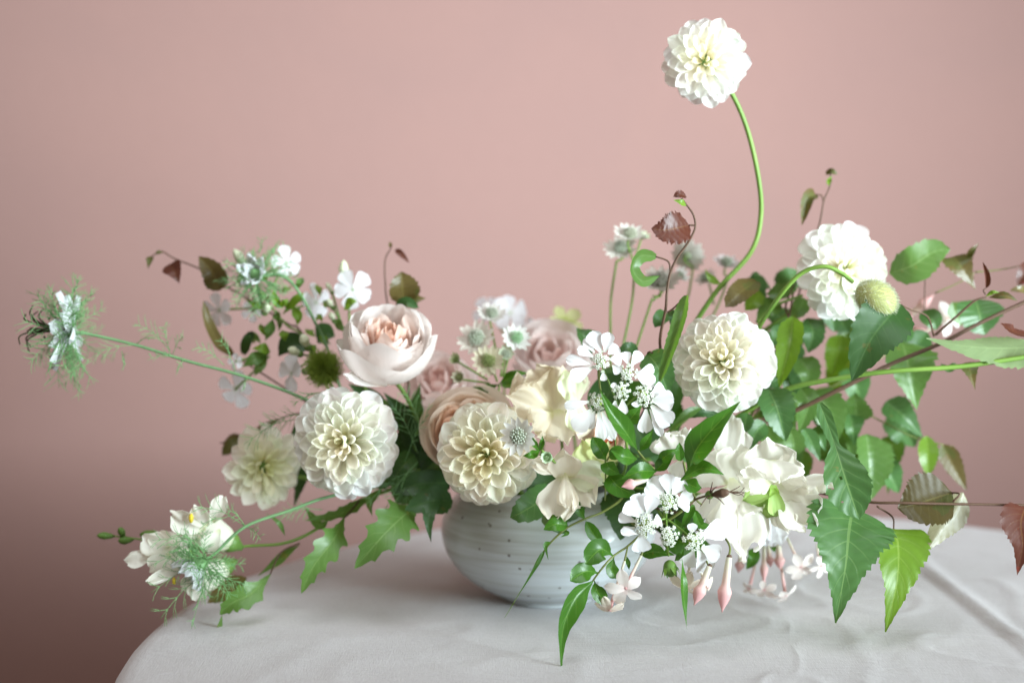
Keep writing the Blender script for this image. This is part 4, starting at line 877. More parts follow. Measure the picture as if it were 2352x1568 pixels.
# ------------------------------------------------------------------ birch branches
def branch(label, st, r, leaves, twigs=(), mat='twig', name='birch_branch', into=True, r1=None):
    t, base = root_of(name, label, 'branch', st); stem(t, st, r, mat, base=base, r1=r1 or r * .5)
    for tw in twigs:
        w = [P(*q) for q in tw[0]]; g = Geo(); tube(g, w, tw[1], tw[1] * .6, 6, 6); link('twig', g.mesh('twig', MT[tw[2] if len(tw) > 2 else mat], w[0]), t, w[0])
    for L in leaves:
        pts, w, m = L[:3]; kw = dict(prof='birch', teeth=16); kw.update(L[3] if len(L) > 3 else {}); leaf(t, pts, w, MT[m], **kw)
    return t
n = lambda x, y, d: (*ZN(x, y), d)
s = ZN.s
branch('thin horizontal brown birch twig carrying two large glossy leaves low on the bowl\'s open side', [n(1600, 690, -.13), n(1460, 683, -.13), n(1000, 675, -.13), n(650, 668, -.13), n(420, 660, -.12), n(100, 600, -.09), (1800, 1120, -.06), (1600, 1080, -.03)], .0013, [
    ([n(330, 700, -.14), n(305, 850, -.155), n(280, 1100, -.165), n(215, 1460, -.165)], s(610), 'birch', dict(up=(.0, .25, 1), fold=.16, teeth=20, tamp=.13, petiole=[n(420, 660, -.12)], vamp=.03)),
    ([n(110, 10, -.14), n(200, 250, -.15), n(285, 520, -.165), n(372, 775, -.17)], s(310), 'birch', dict(prof='holed', up=(-.1, .3, 1), fold=.22, teeth=18, tamp=.10, holes=[(.64, .22, .022), (.68, .72, .05), (.82, .60, .026)], nu=76, nv=8)),
    ([n(600, 840, -.12), n(630, 960, -.13), n(620, 1200, -.145), n(545, 1520, -.15)], s(440), 'bright', dict(up=(.1, .2, 1), fold=.15, teeth=18, holes=[(.12, .36, .03)], nu=72, nv=7, petiole=[n(490, 690, -.125), n(590, 760, -.12)])),
    ([n(985, 600, -.12), n(860, 640, -.125), n(740, 680, -.13), n(625, 700, -.13)], s(390), 'bronze', dict(prof='ovate', up=(.0, .5, .9), fold=.15, teeth=15, tint=.6, vamp=.01, petiole=[n(990, 660, -.13), n(1035, 610, -.13)])),
    ([n(1060, 600, -.115), n(1010, 720, -.12), n(920, 830, -.125), n(825, 975, -.13)], s(230), 'bronze', dict(prof='ovate', up=(-.3, -.4, -1), fold=.2, teeth=14)),
    ([n(1470, 690, -.13), n(1440, 800, -.14), n(1450, 950, -.145), n(1415, 1145, -.145)], s(290), 'red', dict(up=(-.2, .2, 1), fold=.2, teeth=16, petiole=[n(1520, 690, -.13)])),
], r1=.0009)
branch('pale green branchlet with small hanging leaves behind the horizontal twig', [n(1000, 300, .0), n(750, 240, .0), n(560, 150, .0), n(330, 40, .0), (1900, 930, .0), (1700, 980, -.01)], .0010, [
    ([n(820, 225, .0), n(825, 360, -.01), n(830, 490, -.01)], s(145), 'bright', dict(prof='ovate', teeth=8)),
    ([n(920, 280, .0), n(980, 400, -.005), n(1080, 585, -.01)], s(150), 'bronze', dict(prof='ovate', teeth=9)),
    ([n(420, 215, -.02), n(440, 400, -.03), n(450, 650, -.03)], s(350), 'sage', dict(prof='ovate', teeth=12, up=(.4, .3, .9), fold=.45)),
    ([n(60, -60, -.03), n(170, 60, -.04), n(230, 260, -.04)], s(260), 'sage', dict(prof='ovate', teeth=12)),
    ([n(60, 180, -.03), n(110, 230, -.04), n(150, 330, -.04)], s(150), 'birch', dict(teeth=10)),
    ([n(230, 300, -.06), n(200, 380, -.07), n(160, 520, -.08)], s(60), 'bright', dict(prof='lance', teeth=0)),
], mat='olive')
l = lambda x, y, d: (*ZL(x, y), d)
s = ZL.s
branch('long brown birch branch running out past the poppy bud with many green leaves', [l(1560, 540, -.06), l(1380, 620, -.06), l(1050, 775, -.06), l(740, 935, -.06), l(380, 1085, -.06), l(0, 1270, -.06), (1810, 950, -.05), (1700, 985, -.04), (1580, 1020, -.03)], .0022, [
    ([l(440, 640, -.10), l(330, 750, -.115), l(200, 920, -.12), l(60, 1220, -.12)], s(430), 'deep', dict(prof='ovate', up=(-.1, .35, 1), fold=.25, teeth=14, petiole=[l(690, 880, -.07), l(640, 730, -.08), l(520, 680, -.09)])),
    ([l(350, 400, -.01), l(520, 340, -.02), l(680, 240, -.02), l(815, 215, -.02)], s(290), 'sage', dict(prof='ovate', up=(.1, .2, 1), teeth=9)),
    ([l(840, 270, -.01), l(900, 350, -.02), l(1010, 525, -.02)], s(260), 'bronze', dict(teeth=12)),
    ([l(935, 300, -.01), l(980, 230, -.02), l(1035, 165, -.02)], s(55), 'bronze', dict(prof='lance', teeth=0)),
    ([l(1090, 510, -.07), l(1090, 420, -.075), l(1062, 310, -.075)], s(75), 'red', dict(prof='ovate', teeth=8, fold=.9)),
    ([l(1110, 585, -.07), l(1230, 570, -.075), l(1338, 612, -.075)], s(70), 'bronze', dict(prof='lance', teeth=8, fold=.5)),
    ([l(1085, 575, -.07), l(1140, 545, -.075), l(1195, 545, -.075)], s(34), 'bright', dict(prof='lance', teeth=0)),
    ([l(1010, 600, .0), l(1040, 720, -.01), l(1080, 870, -.01)], s(380), 'birch', dict(prof='ovate', teeth=9)),
    ([l(1500, 960, -.08), l(1200, 970, -.09), l(900, 950, -.10), l(630, 895, -.10)], s(330), 'sage', dict(up=(.0, -.75, -.7), fold=.1, teeth=18, asym=.2)),
    ([l(940, 1080, -.06), l(970, 1150, -.065), l(1005, 1290, -.07)], s(150), 'bronze', dict(prof='birch', teeth=8)),
    ([l(450, 930, -.02), l(480, 1050, -.035), l(520, 1250, -.04), l(560, 1450, -.04)], s(500), 'sage', dict(prof='birch', up=(.2, .2, 1), fold=.35, teeth=12)),
    ([l(830, 620, .02), l(860, 700, .02), l(900, 800, .02)], s(160), 'sage', dict(prof='ovate', teeth=0)),
    ([l(1430, 330, .0), l(1380, 400, -.01), l(1330, 500, -.01)], s(130), 'red', dict(prof='ovate', teeth=7)),
    ([l(1430, 540, .0), l(1350, 520, -.01), l(1270, 530, -.01)], s(60), 'bronze', dict(prof='ovate', teeth=0)),
    ([l(1460, 880, -.08), l(1330, 860, -.10), l(1195, 780, -.10)], s(170), 'red', dict(prof='ovate', teeth=9, up=(0, .9, .5))),
    ([l(600, 690, .0), l(680, 760, -.01), l(710, 830, -.01)], s(170), 'birch', dict(prof='ovate', teeth=0)),
    ([l(500, 780, .0), l(420, 870, -.01), l(380, 940, -.01)], s(200), 'birch', dict(prof='ovate', teeth=0)),
    ([l(640, 850, .0), l(560, 960, -.01), l(540, 1080, -.01)], s(190), 'deep', dict(prof='ovate', teeth=0)),
    ([l(860, 1090, -.05), l(800, 1130, -.06), l(740, 1090, -.06)], s(60), 'birch', dict(prof='ovate', teeth=0)),
], twigs=[([l(700, 870, -.06), l(850, 740, -.065), l(1000, 610, -.07), l(1095, 580, -.07)], .0011), ([l(1085, 560, -.07), l(1070, 530, -.07), l(1095, 505, -.07)], .0006), ([l(1000, 390, .0), l(1200, 370, .0), l(1460, 320, .0)], .0006, 'olive'), ([l(620, 700, .0), l(620, 520, .0), l(625, 350, -.01)], .0006, 'twig'), ([l(700, 550, .0), l(880, 470, .0), l(1000, 400, .0)], .0006, 'olive')], r1=.0014)
i_ = lambda x, y, d: (*ZI(x, y), d)
s = ZI.s
branch('upright birch twig with a dark red toothed leaf and a curled green leaf', [i_(835, 165, -.10), i_(890, 235, -.10), i_(945, 320, -.10), i_(960, 430, -.10), i_(900, 560, -.10), i_(800, 700, -.10), i_(735, 840, -.10), i_(705, 1000, -.10), i_(690, 1180, -.10), i_(640, 1440, -.09), (1515, 850, -.07), (1470, 960, -.04)], .0013, [
    ([i_(905, 410, -.10), i_(800, 435, -.11), i_(680, 455, -.115), i_(560, 440, -.115)], s(320), 'red', dict(prof='ovate', up=(.1, .2, 1), fold=.2, teeth=15, tamp=.2, vamp=.05, petiole=[i_(965, 412, -.10)])),
    ([i_(600, 695, -.10), i_(460, 690, -.115), i_(390, 800, -.12), i_(480, 920, -.11), i_(640, 870, -.095)], s(150), 'sage', dict(prof='strap', up=(.6, -.1, .55), fold=.35, teeth=0, petiole=[i_(735, 840, -.10), i_(715, 740, -.10)])),
    ([i_(880, 150, -.10), i_(820, 130, -.105), i_(760, 150, -.105)], s(85), 'red', dict(prof='ovate', teeth=9, tamp=.3, up=(.1, .5, .9))),
    ([i_(880, 235, -.10), i_(830, 200, -.105), i_(760, 180, -.105)], s(60), 'bright', dict(prof='lance', teeth=8, tamp=.3)),
    ([*[(*ZJ(505, 95), -.115)], (*ZJ(460, 300), -.13), (*ZJ(350, 650), -.135), (*ZJ(205, 1060), -.135)], ZJ.s(190), 'sage', dict(prof='strap', up=(-.5, .2, .8), fold=.55, teeth=16, petiole=[(*ZJ(305, 270), -.10), (*ZJ(370, 225), -.105)])),
    ([i_(700, 1210, -.06), i_(640, 1260, -.07), i_(590, 1340, -.07)], s(150), 'deep', dict(prof='ovate', teeth=0)),
    ([i_(700, 1210, -.05), i_(760, 1240, -.06), i_(740, 1330, -.06)], s(110), 'deep', dict(prof='ovate', teeth=0)),
    ([(*ZG(960, 360), -.10), (*ZG(1080, 520), -.115), (*ZG(1190, 800), -.115)], ZG.s(360), 'birch', dict(prof='ovate', teeth=14, up=(-.1, .2, 1), petiole=[(*ZJ(190, 730), -.10), (*ZJ(120, 690), -.105)])),
    ([(*ZG(860, 380), -.08), (*ZG(760, 300), -.09), (*ZG(650, 340), -.09)], ZG.s(140), 'deep', dict(prof='ovate', teeth=8)),
])
branch('thin birch twig tipped with a bud standing behind the poppy side dahlia', [(*ZK(630, 60), .0), (*ZK(620, 200), .0), (*ZK(565, 340), .0), (*ZK(520, 570), .0), (1845, 640, .0), (1805, 750, .0), (1700, 880, .0)], .0011, [
    ([(*ZK(490, 280), .0), (*ZK(410, 330), -.01), (*ZK(365, 560), -.01)], ZK.s(160), 'bronze', dict(prof='ovate', teeth=10, fold=.7, petiole=[(*ZK(560, 340), .0), (*ZK(545, 290), .0)])),
    ([(*ZK(580, 90), .0), (*ZK(635, 70), -.005), (*ZK(690, 95), -.005)], ZK.s(60), 'bronze', dict(prof='ovate', teeth=0)),
    ([(*ZK(610, 200), .0), (*ZK(615, 150), -.005), (*ZK(640, 110), -.005)], ZK.s(50), 'bright', dict(prof='lance', teeth=0))])
j = lambda x, y, d: (*ZJ(x, y), d)
s = ZJ.s
branch('leafy birch spray filling the gap behind the two white dahlias', [j(1640, 60, -.02), j(1590, 330, -.02), j(1450, 700, -.02), (1760, 920, -.03), (1640, 1000, -.03)], .0014, [
    ([j(1250, -60, -.03), j(1080, 60, -.05), j(920, 215, -.055)], s(270), 'bronze', dict(prof='strap', teeth=12, up=(-.3, .3, .9))),
    ([j(1640, 320, -.04), j(1600, 620, -.06), j(1490, 1070, -.06)], s(310), 'bright', dict(prof='ovate', teeth=10, up=(-.3, .2, .9), fold=.4)),
    ([j(1380, 1090, -.07), j(1470, 1300, -.085), j(1560, 1640, -.09)], s(420), 'birch', dict(prof='ovate', teeth=12, fold=.35)),
    ([j(1300, 60, .0), j(1220, 150, -.01), j(1130, 250, -.01)], s(210), 'bright', dict(prof='ovate', teeth=8)),
    ([j(1500, 160, .0), j(1380, 230, -.01), j(1250, 350, -.01)], s(220), 'sage', dict(prof='ovate', teeth=8)),
    ([j(1560, 430, .0), j(1460, 520, -.01), j(1390, 640, -.01)], s(200), 'birch', dict(prof='ovate', teeth=8)),
    ([j(1560, 0, .0), j(1480, 60, -.01), j(1360, 80, -.01)], s(200), 'sage', dict(prof='ovate', teeth=8)),
    ([j(1760, 120, .0), j(1700, 240, -.01), j(1600, 330, -.01)], s(200), 'sage', dict(prof='ovate', teeth=8)),
    ([j(1800, 330, .0), j(1850, 500, -.01), j(1800, 700, -.01)], s(280), 'birch', dict(prof='ovate', teeth=10)),
    ([j(1950, 200, .0), j(2050, 300, -.01), j(2080, 480, -.01)], s(260), 'birch', dict(prof='ovate', teeth=10)),
    ([j(1700, 760, .0), j(1800, 900, -.01), j(1780, 1060, -.01)], s(300), 'sage', dict(prof='ovate', teeth=10)),
    ([j(1480, 990, -.05), j(1400, 1020, -.055), j(1300, 1080, -.055)], s(140), 'deep', dict(prof='ovate', teeth=8)),
    ([j(1720, 1080, -.04), j(1800, 1250, -.05), j(1700, 1560, -.05)], s(260), 'sage', dict(prof='ovate', teeth=12)),
    ([j(900, 1380, -.06), j(700, 1330, -.07), j(520, 1390, -.07)], s(130), 'deep', dict(prof='ovate', teeth=8)),
    ([j(700, 1260, -.07), j(500, 1360, -.08), j(330, 1500, -.08)], s(110), 'sage', dict(prof='lance', teeth=8)),
    ([j(1150, 1340, -.06), j(1130, 1450, -.07), j(1120, 1560, -.07)], s(180), 'birch', dict(prof='ovate', teeth=8)),
    ([j(1350, 1450, -.06), j(1250, 1540, -.065), j(1180, 1700, -.065)], s(230), 'birch', dict(prof='ovate', teeth=8)),
    ([j(1600, 1500, -.05), j(1650, 1680, -.055), j(1640, 1800, -.055)], s(250), 'sage', dict(prof='ovate', teeth=9)),
    ([j(1750, 1500, -.05), j(1860, 1700, -.055), j(1930, 1860, -.055)], s(200), 'birch', dict(prof='birch', teeth=9)),
    ([j(880, -20, .0), j(760, -90, -.005), j(700, -190, -.005)], s(90), 'bright', dict(prof='lance', teeth=0)),
], twigs=[([j(1040, 1520, -.05), j(1200, 1420, -.05), j(1340, 1400, -.05), j(1660, 1290, -.06)], .0016), ([j(1180, 1420, -.05), j(1230, 1320, -.05), j(1260, 1260, -.05)], .0010), ([j(1590, 330, -.02), j(1560, 200, -.01), j(1620, 40, .0), j(1680, -60, .0)], .0010), ([j(1250, 380, -.02), j(1450, 200, -.02), j(1742, 90, -.02)], .0018, 'stem')])
a_ = lambda x, y, d: (*ZA(x, y), d)
s = ZA.s
branch('arching birch twig with small brown leaves beyond the white phlox', [a_(1310, 245, .02), a_(1400, 190, .02), a_(1520, 255, .02), a_(1750, 350, .02), a_(1930, 480, .02), a_(2060, 545, .02), b(600, 780, .02), b(760, 900, .02), (850, 1000, .0)], .0010, [
    ([a_(1905, 535, .01), a_(1850, 380, .0), a_(1730, 235, .0)], s(230), 'bronze', dict(prof='ovate', teeth=8, fold=.35, up=(.2, .2, 1))),
    ([a_(1480, 300, .01), a_(1520, 370, .0), a_(1560, 470, .0)], s(185), 'red', dict(prof='birch', teeth=7)),
    ([a_(1310, 235, .02), a_(1300, 280, .015), a_(1285, 345, .015)], s(70), 'bronze', dict(prof='birch', teeth=0)),
    ([a_(1410, 190, .02), a_(1390, 195, .015), a_(1350, 215, .015)], s(46), 'bronze', dict(prof='ovate', teeth=0))])
branch('dark narrow leafed sprig beside the outermost phlox petals', [a_(2040, 1090, .01), a_(2200, 1200, .01), (760, 960, .0), (880, 1050, .0)], .0012, [
    ([a_(2030, 1090, .01), a_(1900, 980, .0), a_(1810, 800, -.01), a_(1770, 625, -.01)], s(110), 'bronze', dict(prof='strap', teeth=0, up=(.5, .2, .8))),
    ([b(200, 1060, .01), b(240, 940, .0), b(290, 850, .0)], ZB.s(110), 'deep', dict(prof='strap', teeth=0)),
    ([b(240, 860, .0), b(310, 900, .0), b(360, 960, .0)], ZB.s(60), 'sage', dict(prof='ovate', teeth=0))], name='leafy_sprig')
branch('thin birch twig with one olive brown leaf above the pale rose', [b(1545, 50, .01), b(1545, 100, .01), b(1495, 200, .01), b(1495, 400, .01), b(1525, 640, .01), (935, 860, .0), (960, 980, .0)], .0009, [
    ([b(1660, 600, .0), b(1650, 440, -.01), b(1640, 310, -.01)], ZB.s(300), 'bronze', dict(prof='ovate', teeth=8, up=(.2, .1, 1), asym=.1, petiole=[b(1600, 720, .0)])),
    ([b(1700, 560, -.005), b(1780, 560, -.01), b(1870, 552, -.01)], ZB.s(90), 'bronze', dict(prof='lance', teeth=0)),
    ([b(1600, 640, -.01), b(1690, 590, -.015), b(1800, 640, -.015)], ZB.s(110), 'deep', dict(prof='strap', teeth=0)),
    ([b(1590, 105, .01), b(1640, 150, .005), b(1715, 230, .005)], ZB.s(60), 'red', dict(prof='ovate', teeth=0)),
    ([b(1545, 90, .01), b(1540, 60, .008), b(1530, 40, .008)], ZB.s(36), 'bronze', dict(prof='ovate', teeth=0))])
branch('brown leafed sprig hidden behind the small cream dahlia', [(505, 1018, .03), (600, 985, .03), (700, 950, .03), (850, 1020, .0)], .0010, [
    ([(560, 1005, .03), (535, 1020, .02), (510, 1045, .02)], 44, 'bronze', dict(prof='ovate', teeth=7)),
    ([(640, 960, .02), (600, 985, .01), (555, 1005, .01)], 20, 'bronze', dict(prof='lance', teeth=0)),
    ([(720, 930, .02), (690, 990, .01), (660, 1060, .01)], 40, 'deep', dict(prof='ovate', teeth=0)),
    ([(690, 1040, .01), (690, 1100, .005), (675, 1165, .005)], 46, 'deep', dict(prof='birch', teeth=7))], name='leafy_sprig')

# ------------------------------------------------------------------ deep greenery around the mouth of the bowl
branch('broad dark green foliage under the round white dahlia at the bowl rim', [(1000, 1120, -.05), (1040, 1100, -.03)], .0016, [
    ([(960, 1160, -.06), (920, 1190, -.085), (870, 1240, -.10), (815, 1305, -.10)], 105, 'sage', dict(prof='lobed', teeth=6, tamp=.22, up=(.2, .5, .9), fold=.2)),
    ([(1010, 1120, -.05), (990, 1160, -.08), (985, 1200, -.09), (990, 1245, -.09)], 44, 'deep', dict(prof='birch', teeth=8)),
    ([(1030, 1110, -.04), (970, 1110, -.06), (900, 1130, -.07)], 66, 'deep', dict(prof='ovate', teeth=0)),
    ([(1040, 1150, -.06), (990, 1150, -.08), (930, 1170, -.085)], 70, 'deep', dict(prof='ovate', teeth=8)),
    ([(990, 1080, -.02), (940, 1040, -.03), (915, 980, -.03)], 70, 'deep', dict(prof='lance', teeth=0)),
    ([(1000, 1060, -.02), (960, 990, -.03), (940, 920, -.03)], 60, 'deep', dict(prof='lance', teeth=0)),
    ([(960, 1050, -.02), (930, 960, -.02), (880, 900, -.02)], 56, 'deep', dict(prof='lance', teeth=0)),
    ([(900, 1000, .0), (850, 920, .0), (800, 880, .0)], 60, 'deep', dict(prof='lance', teeth=0)),
    ([(980, 1010, -.01), (955, 950, -.01), (965, 880, -.01)], 50, 'birch', dict(prof='lance', teeth=0)),
    ([(880, 1120, -.05), (850, 1150, -.06), (855, 1185, -.06)], 22, 'sage', dict(prof='lance', teeth=0))], name='foliage_stem', mat='olive')
t = branch('fine feathery green threads between the round dahlia and the peach rose', [(930, 1000, -.03), (990, 1060, -.03)], .0008, [], name='foliage_stem', mat='stem')
for a, e in (((960, 1040), (900, 930)), ((960, 1060), (880, 1180)), ((950, 1080), (840, 1160)), ((970, 1000), (930, 900)), ((940, 1090), (930, 1200)), ((960, 1090), (870, 1230)), ((700, 960), (560, 1020)), ((720, 950), (600, 990)), ((760, 900), (670, 930)), ((740, 1170), (640, 1190)), ((930, 1060), (985, 950))): thread_leaf(t, (*a, -.06), (*e, -.075), 5)
branch('dark leaves under the ivory sweet pea at the bowl rim', [(1240, 1100, -.06), (1250, 1080, -.04)], .0014, [
    ([(1275, 1120, -.07), (1240, 1150, -.10), (1200, 1175, -.115), (1172, 1188, -.115)], 74, 'birch', dict(prof='ovate', teeth=7, up=(.2, .4, .9))),
    ([(1300, 1080, -.05), (1250, 1110, -.07), (1205, 1140, -.085)], 70, 'deep', dict(prof='ovate', teeth=0)),
    ([(1330, 1130, -.06), (1310, 1170, -.08), (1290, 1200, -.085)], 60, 'deep', dict(prof='ovate', teeth=0)),
    ([(1250, 1180, -.09), (1280, 1200, -.12), (1300, 1225, -.12)], 50, 'jleaf', dict(prof='ovate', teeth=0)),
    ([(1400, 1130, -.06), (1430, 1180, -.09), (1425, 1240, -.10)], 90, 'deep', dict(prof='ovate', teeth=9)),
    ([(1450, 1100, -.06), (1500, 1140, -.08), (1560, 1150, -.08)], 90, 'deep', dict(prof='ovate', teeth=0)),
    ([(1480, 1060, -.05), (1440, 1090, -.07), (1400, 1100, -.07)], 80, 'deep', dict(prof='ovate', teeth=0)),
    ([(1500, 1180, -.06), (1560, 1200, -.08), (1620, 1190, -.08)], 80, 'deep', dict(prof='ovate', teeth=0)),
    ([(1520, 1220, -.07), (1580, 1250, -.09), (1640, 1260, -.09)], 70, 'jleaf', dict(prof='ovate', teeth=0)),
    ([(1450, 960, -.05), (1480, 1010, -.06), (1540, 1030, -.06)], 90, 'deep', dict(prof='ovate', teeth=0)),
    ([(1380, 960, -.05), (1400, 900, -.06), (1450, 860, -.06)], 90, 'deep', dict(prof='ovate', teeth=0)),
    ([(1500, 960, -.04), (1520, 900, -.05), (1560, 860, -.05)], 80, 'birch', dict(prof='ovate', teeth=0))], name='foliage_stem', mat='olive')

# ------------------------------------------------------------------ jasmine
def jasmine(label, st, leaves, blooms=(), buds=(), r=.0011, twigs=()):
    t, base = root_of('jasmine', label, 'jasmine', st); stem(t, st, r, 'olive', base=base, r1=r * .6)
    for tw, rr in twigs:
        w = [P(*q) for q in tw]; g = Geo(); tube(g, w, rr, rr * .7, 6, 6); link('twig', g.mesh('twig', MT['olive'], w[0]), t, w[0])
    for L in leaves:
        pts, w = L[:2]; kw = dict(prof='lance', up=(0, .35, 1), fold=.3, veins=6, vamp=.01, wave=.06); kw.update(L[2] if len(L) > 2 else {}); leaf(t, pts, w, MT['jleaf'], **kw)
    for C, A, R, tb, kw in blooms: bloom5(t, P(*C), ax(*A), S(R, C[2]), 'jasmine', P(*tb), **kw)
    for a, bb, r_ in buds:
        bud(t, a, bb, r_, 'jtube', prof=[(0, .40), (.2, .48), (.5, .58), (.62, 1), (.72, .85), (1, .03)])
        g = Geo(); ball(g, P(*a), r_ * .4, 6, 4); link('calyx', g.mesh('calyx', MT['twig'], P(*a)), t, P(*a))
    return t
h = lambda x, y, d: (*ZH(x, y), d)
s = ZH.s
gg = lambda x, y, d: (*ZG(x, y), d)
sg = ZG.s
mm = lambda x, y, d: (*ZM(x, y), d)
jasmine('jasmine sprig with glossy pointed leaves rising in front of the lace flower', [gg(855, 1390, -.17), gg(920, 1470, -.165), gg(1000, 1560, -.15), h(690, 190, -.14), h(640, 330, -.10), (1440, 1130, -.07)], [
    ([gg(855, 1390, -.17), gg(720, 1180, -.185), gg(560, 960, -.19), gg(452, 735, -.19)], sg(230), dict(up=(.35, .25, 1), fold=.45)),
    ([gg(880, 1395, -.17), gg(950, 1290, -.175), gg(1022, 1168, -.175)], sg(120)),
    ([gg(740, 1110, -.165), gg(810, 1020, -.17), gg(895, 915, -.17)], sg(180)),
    ([gg(850, 1480, -.165), gg(700, 1450, -.175), gg(570, 1390, -.175)], sg(190)),
    ([gg(525, 1500, -.15), gg(470, 1400, -.16), gg(375, 1250, -.16)], sg(190), dict(prof='leaflet')),
    ([gg(1075, 1530, -.16), gg(1170, 1440, -.17), gg(1285, 1370, -.17)], sg(140)),
    ([gg(1310, 1500, -.15), gg(1300, 1400, -.155), gg(1300, 1305, -.155)], sg(110), dict(prof='ovate')),
    ([mm(245, 495, -.17), mm(310, 340, -.185), mm(450, 170, -.19), mm(632, -8, -.19)], ZM.s(235), dict(up=(-.3, .3, 1), fold=.4)),
    ([h(870, 250, -.17), h(980, 180, -.18), h(1060, 175, -.185), h(1160, 213, -.185)], s(125), dict(up=(.0, .6, .8))),
    ([h(880, 250, -.165), h(960, 290, -.17), h(1010, 300, -.17)], s(110), dict(up=(.1, .3, 1))),
    ([h(710, 190, -.16), h(600, 190, -.17), h(470, 245, -.17)], s(125)),
    ([h(395, 215, -.15), h(460, 290, -.155), h(580, 350, -.155)], s(160), dict(prof='ovate')),
    ([h(380, 130, -.15), h(400, 170, -.155), h(465, 205, -.155)], s(110), dict(prof='ovate')),
    ([h(700, 190, -.16), h(760, 130, -.165), h(850, 40, -.165)], s(95)),
    ([h(400, 100, -.15), h(460, 60, -.155), h(500, 90, -.155)], s(90), dict(prof='ovate')),
    ([h(880, 600, -.14), h(850, 560, -.145), h(830, 500, -.145)], s(90), dict(prof='ovate')),
    ([h(960, 440, -.15), h(1000, 540, -.155), h(1065, 545, -.155)], s(70), dict(prof='ovate')),
    ([h(880, 560, -.15), h(940, 440, -.155), h(960, 410, -.155)], s(60), dict(prof='ovate')),
], twigs=[([h(370, 0, -.15), h(375, 200, -.14), h(370, 380, -.12)], .0008), ([gg(430, 400, -.16), gg(470, 800, -.15), gg(620, 1280, -.15), gg(530, 1500, -.14)], .0009), ([h(890, 130, -.165), h(920, 260, -.16), h(970, 370, -.16), h(1010, 410, -.16)], .0010), ([h(960, 370, -.16), h(850, 470, -.155), h(700, 560, -.15), h(640, 540, -.14)], .0012)],
   buds=[(h(650, 240, -.165), h(478, 292, -.175), .0042)])
jasmine('jasmine spray trailing down in front of the bowl to one long drip tipped leaf', [h(270, 940, -.165), h(350, 830, -.165), h(430, 745, -.16), h(530, 675, -.15), h(640, 560, -.13), (1450, 1200, -.10), (1400, 1130, -.06)], [
    ([h(425, 745, -.165), h(340, 705, -.175), h(240, 800, -.18)], s(165), dict(prof='leaflet', up=(-.1, .3, 1))),
    ([h(330, 860, -.165), h(240, 850, -.175), h(140, 910, -.18)], s(140), dict(prof='leaflet')),
    ([h(290, 915, -.17), h(180, 1020, -.18), h(100, 1200, -.185), h(82, 1380, -.185), h(82, 1552, -.185)], s(170), dict(prof='drip', up=(.4, .2, .9), fold=.45)),
    ([h(300, 910, -.165), h(320, 980, -.17), h(375, 1062, -.17)], s(105), dict(prof='leaflet')),
    ([h(430, 750, -.16), h(415, 830, -.165), h(445, 895, -.165)], s(95), dict(prof='leaflet')),
    ([h(515, 750, -.155), h(525, 800, -.16), h(530, 840, -.16)], s(34)),
    ([h(600, 740, -.15), h(700, 720, -.155), h(830, 742, -.155)], s(120), dict(up=(0, .6, .8))),
    ([h(880, 770, -.17), h(885, 900, -.18), h(895, 1080, -.18), h(910, 1230, -.18)], s(66), dict(prof='lance', up=(.6, .1, .8))),
    ([h(830, 780, -.15), h(870, 740, -.155), h(890, 690, -.155)], s(50)),
], blooms=[(h(505, 965, -.175), (-.1, -.25, .9), 46, h(610, 745, -.16), dict(refl=.25, bend=-.7)), (h(400, 1110, -.17), (-.2, -.7, .5), 40, h(500, 780, -.16), dict(refl=.5, ruf=.09, tint=(.96, .93, .84))),
           (h(900, 950, -.165), (-.2, -.6, .6), 46, h(935, 800, -.16), dict(refl=.4, ruf=.10, tint=(.96, .92, .82))), (h(1050, 960, -.15), (.6, -.4, .5), 30, h(1000, 840, -.15), dict(refl=.3, ruf=.1, tint=(.96, .92, .82)))],
   buds=[(h(1060, 815, -.175), h(958, 1075, -.18), .0050), (h(1190, 755, -.175), h(1143, 1122, -.18), .0054)],
   twigs=[([h(1185, 760, -.175), h(1195, 690, -.17), h(1155, 625, -.16), h(1080, 600, -.15), h(900, 560, -.14)], .0008), ([h(610, 745, -.16), h(640, 640, -.15), h(640, 560, -.14)], .0008), ([h(500, 780, -.16), h(520, 690, -.155)], .0008), ([h(1055, 815, -.175), h(1000, 700, -.165), h(880, 600, -.15)], .0007)])
o_ = lambda x, y, d: (*ZO(x, y), d)
so = ZO.s
jasmine('thin jasmine tendril with a twisted narrow leaf crossing the bowl face', [o_(1250, 725, -.15), o_(1330, 620, -.15), o_(1500, 470, -.145), o_(1700, 370, -.14), o_(1890, 295, -.13), (1430, 1140, -.09), (1400, 1110, -.05)], [
    ([o_(1255, 715, -.15), o_(1170, 860, -.155), o_(1050, 1060, -.16), o_(835, 1425, -.16)], so(70), dict(prof='strap', up=(.6, .1, .6), twist=1.6)),
    ([o_(1330, 620, -.15), o_(1270, 660, -.155), o_(1300, 810, -.155)], so(60), dict(twist=.8)),
    ([o_(1500, 440, -.145), o_(1380, 430, -.15), o_(1250, 490, -.15)], so(170), dict(prof='ovate')),
    ([o_(1700, 390, -.14), o_(1640, 300, -.145), o_(1590, 170, -.145)], so(110), dict(prof='leaflet')),
    ([o_(1930, 690, -.14), o_(1800, 560, -.145), o_(1700, 400, -.145)], so(150), dict(prof='leaflet')),
    ([o_(1480, 500, -.145), o_(1500, 530, -.15), o_(1430, 570, -.15)], so(50))])
m_ = mm
